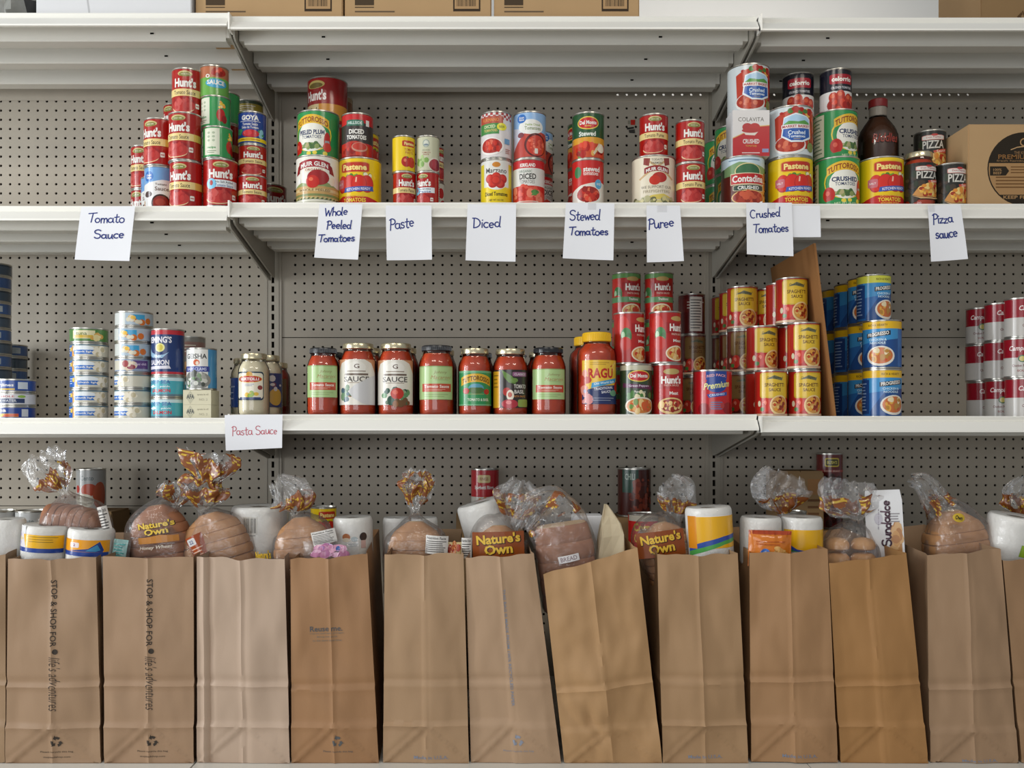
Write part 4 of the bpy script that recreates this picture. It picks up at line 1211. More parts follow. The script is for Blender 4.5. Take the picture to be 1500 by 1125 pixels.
jar(372, BM, .01, 36.5, 147, 'gold', 'cream sauce jar with red oval label above the Pasta Sauce note', sauce='white_sauce', canvas=l_bert(), span=(.25, .70), rot=-2)
jar(391.5, BM, .1, 36.5, 150, 'gold', 'pale sauce jar half hidden right behind the cream sauce jar', sauce='white_sauce', canvas=Canvas().rect(-1, 0, 1, 1, '#39406a').ell(.3, .3, .5, .25, '#c8a04a').blobs(2, .3, .7, .4, .2, 6, ['#c8c4c0', '#7a4a5a'], .2), span=(.15, .7), rot=30)
jar(360, BM, .15, 36.5, 146, 'gold', 'jar with a blue label edge behind and left of the cream sauce jar', sauce='white_sauce', canvas=Canvas().rect(-1.3, 0, 1.3, 1, '#2a4a94').lines(-1.2, -.5, .2, .8, 3, '#a8b4d8', .2), span=(.16, .66))
jar(404, BM, .215, 36.5, 140, 'gold', 'dim brown jar farthest back beneath the bracket beside the cream jars', sauce='shaded_sauce', canvas=Canvas().rect(-1, 0, 1, 1, '#6a543c'), span=(.2, .7))
jar(1345.5, AR, .01, 37.5, 134, 'gold', 'pizza sauce jar with gold lid and black label', canvas=d_pizza(), span=(.14, .78), ang=1, name='sauce_jar', group='pizza sauce cans', rot=6)

# the big glass jug behind the yellow can
t = empty('sauce_jug', ((1286 - CX) * 2.283 / F, .17, AR), 'big dark glass jug with red cap behind the yellow kitchen ready can', 'jug')
R = .049
pr = [(R * .9, 0), (R, .006), (R, .195), (R * .97, .212), (R * .86, .228), (R * .66, .244), (R * .46, .257), (R * .41, .268), (R * .40, .289)]
link('glass_jug', MB().lathe(pr, SEG).mesh('glass_jug', M['glass'], 50), t)
link('sauce_fill', MB().lathe([(max(r - .0025, .001), z + .001) for r, z in pr[:-2]], SEG).mesh('sauce_fill', material('brown_jug_contents', '#4c2c1a', 0.35, noise_amt=.2), 50), t)
link('screw_cap', MB().lathe([(R * .45, .285), (R * .46, .287), (R * .46, .303), (R * .42, .305)], 40).mesh('screw_cap', M['red_cap'], 40), t)
link('neck_band', MB().lathe([(R * .425, .262), (R * .43, .264), (R * .43, .284), (R * .42, .285)], 40, cap0=False, cap1=False).mesh('neck_band', material('grey_neck_foil', '#8d857a', .4)), t)
link('lettering', canvas_mesh(Canvas().text('Riddles', 0, .5, 1.3, .9, '#9a3a2c', .02, slant=.25), cyl_mapper(R + .0006, .186, .210), 'lettering', M['print'], STEP, cyl_normal), t)

# ------------------------------------------------------------------ lower shelf cans, left bay
ORD = ['lowest', 'second', 'third', 'fourth', 'fifth', 'sixth', 'seventh', 'eighth', 'ninth', 'tenth', 'eleventh', 'topmost']


def column(zb, n, xc, g, R, H, kinds, what, name='tuna_can', group='tuna and fish cans', rots=None):
    rnd = random.Random(n * 7 + int(xc))
    for i in range(n):
        o_ = 'topmost' if i == n - 1 else ORD[i]
        zb = can(kinds[i % len(kinds)], R, H, xc + rnd.uniform(-.7, .7), zb, g, (rots[i] if rots else rnd.uniform(-10, 10)), '%s %s' % (o_, what), name, group=group)
    return zb


column(BL, 3, 23, .01, 42.5, 31.2, ['t8', 't7', 't6'], 'flat sardine can of three stacked at the left frame edge', 'sardine_can', rots=[0, 0, 0])
column(BL, 12, -10, .2, 42.5, 33, ['t4', 't5', 't4', 't5'], 'dim tuna can of the tall stack at the left end of the lower shelf')
column(BL, 6, 14.5, .3, 42.5, 33.4, ['t5', 't4'], 'dim tuna can of the back stack behind the sardine cans')
column(BL, 6, 130.5, .015, 42.7, 35.4, ['t0'] * 5 + ['t1'], 'can of the six-can tuna stack', rots=[14, 14, 22, 10, 8, 0])
column(BL, 7, 196, .012, 42.7, 35.7, ['t0', 't0', 't0', 't3', 't2', 't2', 't2'], 'can of the seven-can tuna stack', rots=[-24, -36, -60, 0, 6, 0, 24])
zf = stack(BL, [('deep', 38, 50.5, 246, .012, -4, 'aqua and red salmon can at the bottom below its twin'),
                ('deep', 38, 50.5, 246, .012, -8, 'aqua and red salmon can directly under the navy can')], name='salmon_can', group='tuna and fish cans')
can('sb', 37.5, 110, 246, zf, .012, -12, 'navy blue and red salmon can on two aqua cans', 'salmon_can', group='tuna and fish cans')
stack(BL, [('deep', 37, 50.5, 279, .2, 0, 'salmon can at the bottom of the dim stack behind the white clam can'),
           ('deep', 37, 50.5, 279, .2, 0, 'salmon can second in the dim stack behind the white clam can'),
           ('grey', 37, 111, 279, .2, 0, 'dull grey can rising behind the white clam can')], name='salmon_can', group='tuna and fish cans')
for k in range(2):
    t = empty('fish_box', ((288.7 - CX) * 2.128 / F, .046, BL + .0003 + k * .0343), ('lower' if k == 0 else 'upper') + ' cream box of two stacked beneath the white clam can', 'box', 'cream fish boxes')
    link('box_body', MB().box(-.0325, .0325, -.031, .031, 0, .034).mesh('box_body', material('cream_box_card', '#d2ccb0', .7)), t)
    c = Canvas().poly([(-.8, .5), (-.5, .95), (-.15, .5), (-.5, .05)], '#b8b49a').text('AFA', -.48, .55, .55, .3, '#4a4e48', .04).text('sprats in oil', .4, .68, .8, .16, '#a09a80').text('NO. 2', .45, .35, .6, .16, '#b0aa90')
    link('box_print', canvas_mesh(c, lambda x, y, o: (x * .0325, -.0312 - o, y * .034), 'box_print', M['print']), t)
can('gei', 34.5, 98, 295.5, BL + .0690, .012, -3, 'white clam can with blue side standing on the cream boxes', 'clam_can', group='tuna and fish cans')

# ------------------------------------------------------------------ lower shelf cans, centre and right bays
SP_, SO_ = 'spaghetti and pasta sauce cans', 'soup cans'
for xc, w_ in ((917.5, 'left'), (965, 'right')):
    stack(BM, [('hsg', 36.3, 122, xc, .2, -10, 'tall red pasta sauce can at the bottom of the rear %s stack' % w_),
               ('hsg', 36.3, 122, xc, .2, -10, 'tall red pasta sauce can in the middle of the rear %s stack' % w_),
               ('hsg', 36.3, 122, xc, .195, -18 if w_ == 'right' else -4, 'tall red and green pasta sauce can topping the rear %s stack' % w_)], name='pasta_sauce_can', group=SP_)
stack(BM, [('dmp', 37.5, 122, 931.5, .012, 4, 'dark green pasta sauce can beside the yellow-lidded bottle'),
           ('hsp', 36.3, 122, 921.5, .03, 22, 'tall red pasta sauce can on the dark green can')], name='pasta_sauce_can', group=SP_)
stack(BM, [('hm', 34.7, 122, 978.5, .012, 4, 'tall red meat sauce can at the bottom of the front right stack'),
           ('hsp', 37, 122, 974, .012, 14, 'tall red pasta sauce can on the meat sauce can')], name='pasta_sauce_can', group=SP_)
stack(BM, [('spa_shaded', 35, 109, 1013, .3, 0, 'shade-darkened can at the bottom of the dim stack behind the red premium can'),
           ('spa_shaded', 35, 109, 1014, .29, 8, 'shade-darkened tan-labelled can in the dim stack behind the red premium can'),
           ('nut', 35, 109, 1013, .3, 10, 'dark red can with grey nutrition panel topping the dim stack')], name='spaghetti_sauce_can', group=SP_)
for g in (.17, .253, .335):
    d = D0 + g + .038
    x = CX + .633 * F / d
    pl = ('front', 'middle', 'rear')[int((g - .16) / .08)]
    stack(BM if x < 1085 and g > .2 else BM, [('spa_shaded' if i < 2 else 'spa', 37.5, 109, x, g, -10, '%s red spaghetti sauce can in the %s column of the row under the right bracket' % (('lowest', 'second', 'topmost')[i], pl)) for i in range(3)], name='spaghetti_sauce_can', group=SP_)
stack(BR, [('spa_shaded' if i < 2 else 'spa', 37, 109, 1129, .18, -30, '%s red spaghetti sauce can in the hidden column behind the left front spaghetti stack' % ('lowest', 'second', 'topmost')[i]) for i in range(3)], name='spaghetti_sauce_can', group=SP_)
stack(BM, [('prem', 45, 108, 1043.5, .012, 0, 'wide bright red can with slanted yellow word, left of the spaghetti cans')], name='tomato_can', group=SP_)
RW = ('front', 'second', 'third')
S1, S2 = .656, .7355


def sx(X, g, R=.037):
    return CX + X * F / (D0 + g + R)


for i, g in enumerate((.01, .09, .17)):
    z_ = can('spa', 36.7, 111, sx(S1, g), BR, g, (-4, 20, -14)[i], 'red and yellow spaghetti sauce can, bottom of the left column, %s row' % RW[i], 'spaghetti_sauce_can', group=SP_)
    if i:
        can('spa', 36.7, 111, sx(S1, g - .01), z_, g - .01, (0, 10, 0)[i], 'red and yellow spaghetti sauce can, top of the left column, %s row' % RW[i], 'spaghetti_sauce_can', group=SP_)
for i, g in enumerate((.01, .09, .17)):
    z_ = can('spa', 36.7, 111, sx(S2, g), BR, g, (-4, 8, 0)[i], 'red and yellow spaghetti sauce can, bottom of the right column, %s row' % RW[i], 'spaghetti_sauce_can', group=SP_)
    z_ = can('spa', 36.7, 111, sx(S2 - .002, g), z_, g, (-2, 10, 0)[i], 'red and yellow spaghetti sauce can, middle of the right column, %s row' % RW[i], 'spaghetti_sauce_can', group=SP_)
    if i < 2:
        can('spa', 36.7, 111, sx(S2 - .017, g + .04), z_, g + .04, (0, 12)[i], 'red and yellow spaghetti sauce can, top of the right column, %s row' % RW[i], 'spaghetti_sauce_can', group=SP_)
for i, g in enumerate((.012, .103, .194, .285)):
    rw = ('front', 'second', 'third', 'rearmost')[i]
    x = sx(.922, g, .043)
    z_ = can('pr', 43, 114, x, BR, g, (0, -30, 10, 0)[i], 'blue and yellow soup can, bottom of the %s blue column' % rw, 'soup_can', group=SO_)
    z_ = can('pr', 43, 114, x, z_, g, (-42, -20, 20, 0)[i], 'blue and yellow soup can, middle of the %s blue column' % rw, 'soup_can', group=SO_)
    can('pr1' if i == 0 else 'pr', 38.5 if i == 0 else 43, 114, x - (12 if i == 0 else 0), z_, g + (.05 if i == 0 else 0), (10, -40, 0, 0)[i], 'blue soup can with %s rim, top of the %s blue column' % ('lime' if i == 0 else 'yellow', rw), 'soup_can', group=SO_)
for i, g in enumerate((.01, .098, .186)):
    rw = ('front', 'middle', 'rear')[i]
    x = sx(1.243, g, .0335)
    z_ = BR
    for j in range(3):
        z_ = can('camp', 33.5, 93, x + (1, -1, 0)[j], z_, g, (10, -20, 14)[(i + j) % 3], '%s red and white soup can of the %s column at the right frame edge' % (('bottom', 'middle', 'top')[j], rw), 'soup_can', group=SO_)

# --- the leaning cardboard divider
t = empty('cardboard_divider', (.79, .18, BR), 'brown cardboard sheet standing between the spaghetti cans and blue soup cans', 'cardboard')
lean = -.048
v = []
for y, zt_ in ((-.17, .405), (.16, .405)):
    for z in (0, zt_):
        for s in (-.0025, .0025):
            v.append((lean * z / .405 + s + .005, y, z))
link('card_sheet', MB().add(v, [(0, 4, 6, 2), (1, 3, 7, 5), (0, 2, 3, 1), (4, 5, 7, 6), (2, 6, 7, 3), (0, 1, 5, 4)]).mesh('card_sheet', M['divider_card']), t)

# ------------------------------------------------------------------ handwritten notes
def arc_(cx, cy, rx, ry, a0, a1, n=9):
    return [(cx + rx * cos(radians(a0 + (a1 - a0) * i / n)), cy + ry * sin(radians(a0 + (a1 - a0) * i / n))) for i in range(n + 1)]


GLY = {   # strokes, advance; x-height .5, cap height 1
    'T': ([[(0, .93), (.62, 1.0)], [(.33, .97), (.24, .02)]], .55), 'S': ([arc_(.28, .74, .24, .22, 30, 250) + arc_(.26, .26, .24, .25, 80, -150)], .62),
    'W': ([[(0, .95), (.14, .05), (.32, .7), (.46, .05), (.66, 1.0)]], .72), 'P': ([[(.12, .95), (.06, -.05)], [(0, .85)] + arc_(.22, .72, .26, .25, 110, -110)], .5),
    'D': ([[(.1, .95), (.08, .03)], [(-.02, .95)] + arc_(.1, .5, .45, .46, 80, -90)], .66), 'C': ([arc_(.34, .5, .32, .48, 50, 300)], .66),
    'o': ([arc_(.2, .25, .19, .25, 100, 460)], .46), 'm': ([[(.02, .48), (.04, 0)], [(.04, .3)] + arc_(.16, .32, .1, .17, 160, 0, 5) + [(.26, 0)], [(.26, .3)] + arc_(.38, .32, .1, .17, 160, 0, 5) + [(.5, .02)]], .58),
    'a': ([arc_(.18, .24, .18, .23, 60, 380), [(.37, .46), (.38, .1), (.46, 0)]], .5), 't': ([[(.16, .85), (.14, .1), (.24, 0), (.32, .06)], [(0, .55), (.34, .6)]], .38),
    'u': ([[(.02, .46), (.04, .12), (.14, 0), (.28, .1), (.34, .46)], [(.34, .46), (.36, .06), (.42, 0)]], .48), 'c': ([arc_(.2, .24, .19, .24, 50, 310)], .42),
    'e': ([[(.02, .24), (.34, .3)] + arc_(.19, .26, .17, .24, 20, 310)], .44), 'h': ([[(.06, .98), (.03, 0)], [(.04, .28)] + arc_(.18, .3, .14, .17, 150, 0, 5) + [(.33, 0)]], .42),
    'l': ([[(.05, .98), (.04, .06), (.12, 0)]], .2), 'd': ([arc_(.18, .24, .17, .23, 60, 380), [(.42, 1.0), (.36, .05), (.42, 0)]], .5), 's': ([arc_(.17, .37, .13, .12, 40, 250, 6) + arc_(.15, .13, .14, .13, 70, -150, 6)], .4),
    'w': ([[(0, .46), (.1, .02), (.22, .36), (.32, .02), (.44, .48)]], .5), 'i': ([[(.06, .46), (.06, .02)], [(.07, .68), (.09, .7)]], .18), 'r': ([[(.04, .48), (.05, 0)], [(.05, .28)] + arc_(.2, .3, .14, .16, 150, 40, 4)], .34),
    'z': ([[(.02, .44), (.32, .46), (.02, .02), (.36, .04)]], .42), 'n': ([[(.02, .48), (.04, 0)], [(.04, .3)] + arc_(.18, .3, .14, .18, 160, 0, 5) + [(.33, .02)]], .44), ' ': ([], .3),
}


def hand(c, s, x0, y0, x1, size_y, col, wid=.014, rise=0.0, asp=1.0, seed=1):
    """one handwritten line fitted between x0 and x1 on baseline y0; asp = paper width / height"""
    rnd = random.Random(seed)
    adv = sum(GLY[ch][1] for ch in s)
    k = (x1 - x0) / adv
    x, polys = 0.0, []
    for ch in s:
        jy, js = rnd.uniform(-.04, .04), rnd.uniform(.93, 1.07)
        for st in GLY[ch][0]:
            pts = [(x0 + (x + px * js) * k, y0 + rise * (x / adv) + (py * js + jy) * size_y) for px, py in st]
            for (ax, ay), (bx, by) in zip(pts, pts[1:]):
                dx, dy = (bx - ax) * asp, by - ay
                L = sqrt(dx * dx + dy * dy) or 1e-6
                ex, ey = dx / L * wid * .4 / asp, dy / L * wid * .4
                nx, ny = -dy / L * wid / 2 / asp, dx / L * wid / 2
                polys.append([(ax - ex - nx, ay - ey - ny), (bx + ex - nx, by + ey - ny), (bx + ex + nx, by + ey + ny), (ax - ex + nx, ay - ey + ny)])
        x += GLY[ch][1]
    return c._put(polys, col)


def note(corners, lines, col, label, Y=-.0285, bow=.004, tape=None):
    """a paper note hanging from a price rail: corners (px) top left, top right, bottom right, bottom left"""
    tl, tr, br, bl = [P(x, y, Y) for x, y in corners]
    org = (tl + tr) / 2

    def f(x, y, o):
        a = tl.lerp(tr, x)
        b = bl.lerp(br, x)
        p = b.lerp(a, y)
        return Vector((p.x, Y - o - bow * sin(pi * min(max(1 - y, 0), 1) * .5) - .002 * (2 * x - 1) ** 2 * (1 - y), p.z)) - org
    t = empty('paper_note', org, label, 'note', 'white paper notes on the shelf rails')
    mb = MB()
    nx, ny = 8, 10
    for o in (0, -.0003):
        mb.add([f(i / nx, j / ny, o) for j in range(ny + 1) for i in range(nx + 1)], [(j * (nx + 1) + i, j * (nx + 1) + i + 1, (j + 1) * (nx + 1) + i + 1, (j + 1) * (nx + 1) + i) for j in range(ny) for i in range(nx)])
    link('note_paper', mb.mesh('note_paper', M['paper'], 30), t)
    if lines:
        c = Canvas()
        asp = (tr - tl).length / (tl - bl).length
        for k, (s, x0, y0, x1, sz, rise) in enumerate(lines):
            hand(c, s, x0, y0, x1, sz, col, .020, rise, asp, seed=k + len(s))
        link('handwriting', canvas_mesh(c, f, 'handwriting', M['print_matte'], dl=4e-4), t)
    if tape:
        a, b = tape
        mb = MB().add([f(a, 1.0, .0006), f(b, 1.0, .0006), f(b, .88, .0006), f(a, .88, .0006), f(b, 1.0, -.002) + Vector((0, .012, .002)), f(a, 1.0, -.002) + Vector((0, .012, .002))], [(3, 2, 1, 0), (0, 1, 4, 5)])
        link('tape', mb.mesh('tape', M['tape']), t)


INK = '#2c397c'
note([(119, 303), (198, 302), (191, 383), (111, 381)], [('Tomato', .16, .70, .84, .17, .0), ('Sauce', .30, .40, .86, .16, .02)], INK, 'white note reading Tomato Sauce on the left rail')
note([(468, 299), (531, 299), (525, 381), (461, 378)], [('Whole', .15, .77, .68, .15, .04), ('Peeled', .22, .54, .80, .16, .02), ('Tomatoes', .06, .29, .90, .14, .04)], INK, 'white note reading Whole Peeled Tomatoes')
note([(565, 301), (632, 301), (633, 381), (567, 382)], [('Paste', .08, .55, .62, .20, .07)], INK, 'white note reading Paste')
note([(685, 299), (756, 299), (755, 384), (682, 382)], [('Diced', .12, .57, .70, .18, .03)], INK, 'white note reading Diced')
note([(829, 297), (900, 298), (898, 382), (824, 379)], [('Stewed', .09, .68, .72, .18, .03), ('Tomatoes', .10, .42, .90, .15, .02)], INK, 'white note reading Stewed Tomatoes', tape=(.45, .62))
note([(947, 301), (996, 301), (1001, 383), (947, 385)], [('Puree', .05, .58, .80, .18, .05)], INK, 'white narrow note reading Puree', tape=(.3, .6))
note([(1093, 297), (1160, 297), (1161, 376), (1093, 373)], [('Crushed', .08, .70, .74, .17, .05), ('Tomatoes', .15, .42, .92, .17, .04)], INK, 'white note reading Crushed Tomatoes', Y=-.0305, tape=(.45, .63))
note([(1150, 301), (1201, 301), (1201, 348), (1150, 348)], None, INK, 'blank white note half behind the Crushed Tomatoes note')
note([(1359, 301), (1407, 299), (1416, 380), (1362, 384)], [('Pizza', .12, .66, .72, .18, .02), ('sauce', .17, .40, .80, .18, .02)], INK, 'white note reading Pizza sauce at the right', tape=(.0, .2))
note([(329, 608), (414, 607), (414, 656), (332, 660)], [('Pasta Sauce', .12, .42, .92, .26, .0)], '#c05a68', 'white note with red handwriting Pasta Sauce')

# small hang tag left on the pegboard
p = P(925, 184, DB - .0012)
t = empty('price_sticker', p, 'small red and black sticker on the pegboard beside the puree cans', 'sticker')
link('sticker_print', canvas_mesh(Canvas().rect(-.002, .002, .010, .016, '#b8281c').rect(-.010, .004, -.004, .014, '#8a8474').poly([(-.013, -.006), (.006, -.003), (.007, -.008), (-.012, -.011)], '#2a2824').poly([(-.008, -.012), (.009, -.010), (.009, -.021), (-.006, -.020)], '#3a3834'), lambda x, y, o: (x, -o, y), 'sticker_print', M['print']), t)


# ------------------------------------------------------------------ boxes on the top shelf and at the pizza sauce
def carton(name, x0, x1, zb, h, y0, depth, mat, label, group=None, canvas=None, flap=True):
    w_ = x1 - x0
    t = empty(name, ((x0 + x1) / 2, y0 + depth / 2, zb + .0004), label, 'box', group)
    hw, hd = w_ / 2, depth / 2
    bm = bmesh.new()
    bmesh.ops.create_cube(bm, size=1)
    for v in bm.verts:
        v.co = Vector((v.co.x * w_, v.co.y * depth, (v.co.z + .5) * h))
    bmesh.ops.bevel(bm, geom=bm.edges[:], offset=.0025, segments=2, affect='EDGES')
    me = bpy.data.meshes.new('box_body')
    bm.to_mesh(me)
    bm.free()
    me.materials.append(mat)
    link('box_body', me, t)
    if flap:
        mb = MB().box(-hw + .003, -.001, -hd + .003, hd - .003, h, h + .003).box(.001, hw - .003, -hd + .003, hd - .003, h, h + .003)
        link('top_flaps', mb.mesh('top_flaps', mat), t)
    for c_ in (canvas if isinstance(canvas, list) else [canvas] if canvas else []):
        link('box_print', canvas_mesh(c_, lambda x, y, o: (x * hw, -hd - .0003 - o, y * h), 'box_print', M['print_matte']), t)
    return t


TT = [ZS('T', k) for k in range(3)]
d_ = D0 + .012


def wx(px, d=d_):
    return (px - CX) * d / F


for i, (a, b) in enumerate(((286, 502.5), (504.5, 720), (723.5, 937))):
    c = Canvas().rect(-.86, .16, -.60, .22, '#4a3c2c').rect(-.86, .24, -.60, .30, '#4a3c2c').rect(-.86, .135, -.60, .145, '#4a3c2c').lines(-.86, -.30, .085, .11, 1, '#6a5844', .6)
    c2 = Canvas().rect(.48, .10, .85, .60, '#3a2e22').rect(.50, .125, .83, .58, '#b08e66').bars(.53, .80, .15, .55, 16, '#4a3c2c')
    carton('cardboard_box', wx(a) + .0005, wx(b) - .0005, TT[1], .235, .012, .34, M['card'], ('left', 'middle', 'right')[i] + ' carton of the three brown ones on the top centre shelf', 'brown cartons on the top shelf', [c, c2])
c = Canvas().poly([(-.9, .30), (-.75, .36), (.2, 1.0), (.1, 1.0)], '#6a5034')
c = Canvas().text('THIS SIDE', -.2, .42, .55, .16, '#5a4228', .02, rot=.6).text('UP FROZEN', .05, .30, .6, .16, '#5a4228', .02, rot=.6)
d2 = D0 + .17
carton('cardboard_box', wx(1437, d2), wx(1437, d2) + .34, TT[2], .26, .17, .22, M['card_dark'], 'brown carton with slanted print at the right end of the top shelf', None, c)
d2 = D0 + .25
t = carton('wrapped_block', wx(1398, d2), wx(1428, d2), TT[2], .05, .2, .15, material('grey_wrapped_block', '#6e685c', .8), 'small grey block beside the right-hand carton on the top shelf', None, None, False)
# white carton, with an open flap hanging over the rail, and the dark plastic bag
t = carton('white_carton', wx(55), wx(284) - .002, TT[0], .26, .004, .36, M['white_card'], 'large white carton at the left end of the top shelf', None, [Canvas().poly([(-.32, .0), (-.30, .0), (-.42, .6), (-.44, .6)], '#bdbdbe'), Canvas().poly([(.985, .0), (1, .0), (.975, 1), (.96, 1)], '#b4b2ae')])
mb = MB()
rnd = random.Random(4)
rings = []
for k in range(9):
    z = .16 * k / 8
    s = (.8, .98, 1, .96, .9, .84, .78, .6, .3)[k]
    rings.append([(.058 * s * cos(a) * (1 + .16 * sin(5 * a + k)), .075 * s * sin(a) * (1 + .14 * sin(7 * a - k)), z) for a in [2 * pi * i / 28 for i in range(28)]])
t = empty('plastic_bag', (wx(8), .09, TT[0] + .0005), 'grey and black plastic bag beside the white carton on the top shelf', 'bag')
link('bag_skin', mb.loft(rings, pick=lambda k, i: 1 if (i // 4 + k // 3) % 3 == 0 else 0).mesh('bag_skin', [material('grey_bag_plastic', '#8a8a84', .3, bump=.6, bump_scale=40), M['black_plastic']], 40), t)

d2 = D0 + .012
c = Canvas()
k = .1206      # half height of the round mark relative to box height handled below
bw, bh = .30, .1935
ax = bh / (bw / 2)


def disc(r0, y0, y1, col, n=40):
    """part of a disc of radius r0 (in box heights) centred on the mark between two heights"""
    pts = []
    for i in range(n):
        a = 2 * pi * i / n
        y = min(max(r0 * sin(a), y0), y1)
        x = cos(a) * r0 if y == r0 * sin(a) else math.copysign(sqrt(max(r0 * r0 - y * y, 0)), cos(a))
        pts.append((mx + x * ax, .46 + y))
    c.poly(pts, col)


mx = -1 + (1500 - 1418.5) / (bw * F / d2) * 2
disc(.44, -.44, .44, '#2a231a')
disc(.425, -.425, .425, '#a27e55')
disc(.425, .07, .425, '#2a231a')
disc(.425, -.425, -.31, '#2a231a')
c.ell(mx, .78, .05 * ax, .05, '#a27e55').ell(mx, .78, .035 * ax, .035, '#2a231a').band([(mx - .16 * ax, .69), (mx - .08 * ax, .72), (mx, .73), (mx + .08 * ax, .72), (mx + .16 * ax, .69)], .006, '#b8946a')
c.text('THE KITCHEN', mx, .655, .24 * ax, .035, '#8a6a48', .01).text('PREMIUM BEEF', mx, .605, .62 * ax, .055, '#8a6238', .01).text('fresh hamburger patties', mx, .555, .66 * ax, .03, '#8a6a48', .01)
c.poly([(mx - .41 * ax, .38), (mx - .22 * ax, .38), (mx - .18 * ax, .435), (mx - .22 * ax, .49), (mx - .41 * ax, .49)], '#2a231a').text('100%', mx - .32 * ax, .45, .1 * ax, .03, '#a27e55', .01).text('BEEF', mx - .32 * ax, .41, .1 * ax, .03, '#a27e55', .01)
c.lines(mx - .16 * ax, mx + .34 * ax, .40, .50, 3, '#6a4a2a').lines(mx - .34 * ax, mx + .36 * ax, .22, .38, 4, '#6a4a2a').text('KEEP FROZEN', mx, .12, .5 * ax, .04, '#a27e55', .02)
carton('cardboard_box', wx(1418.5, d2), wx(1418.5, d2) + bw, AR, bh, .012, .12, M['card'], 'brown carton with a round black mark beside the pizza sauce cans', None, c, False)


# ------------------------------------------------------------------ the row of kraft grocery bags
YB, DEPTH = -.252, .305
BAGS = [
    # px corners TL, TR, BR, BL, tone, crease style, print, label
    ((-130, 818), (7, 812), (7, 1122), (-130, 1122), '#8e7356', 0, None, 'brown kraft bag mostly cut off at the left frame edge'),
    ((11, 820), (140, 816), (148, 1121), (8, 1121), '#967a5f', 1, 'life', 'kraft bag printed vertically, holding the yellow paper towel pack'),
    ((150, 816), (283, 817), (284, 1120), (153, 1120), '#997c61', 1, 'life', 'kraft bag printed vertically, holding the tilted wheat loaf'),
    ((287, 816), (417, 819), (425, 1120), (288, 1120), '#b19a86', 4, None, 'pale unprinted kraft bag holding a loaf and a towel roll with barcode'),
    ((425, 819), (538, 812), (555, 1120), (427, 1120), '#98724f', 1, 'reuse', 'orange-brown kraft bag with Reuse me print in the middle'),
    ((563, 813), (679, 811), (687, 1118), (561, 1119), '#a18364', 2, 'made', 'plain kraft bag under the upright loaf with the tall twisted neck'),
    ((682, 816), (782, 811), (822, 1119), (690, 1120), '#a88b6f', 2, 'blue', 'kraft bag with faint blue vertical print and the white tilted roll'),
    ((796, 841), (934, 803), (970, 1119), (827, 1122), '#a9855d', 3, None, 'crumpled tilted kraft bag with the lavender-wrapped loaf'),
    ((963, 812), (1081, 810), (1096, 1117), (971, 1118), '#a0805e', 1, 'made', 'plain kraft bag with the loaf and the yellow-banded towel roll'),
    ((1099, 810), (1213, 804), (1227, 1116), (1101, 1116), '#a07b57', 2, 'made', 'plain kraft bag with the orange snack pack and twin towel rolls'),
    ((1215, 825), (1328, 810), (1359, 1118), (1232, 1118), '#a07648', 2, None, 'golden-brown kraft bag with the buns and the white box'),
    ((1360, 813), (1467, 804), (1492, 1123), (1364, 1125), '#9b7e62', 2, 'made', 'grey-brown kraft bag with the loaf whose neck leans left'),
    ((1470, 820), (1600, 820), (1625, 1122), (1497, 1122), '#957556', 1, None, 'kraft bag mostly cut off at the right frame edge under a towel roll'),
]


def ridge(x, w):
    return math.exp(-(x / w) ** 2)


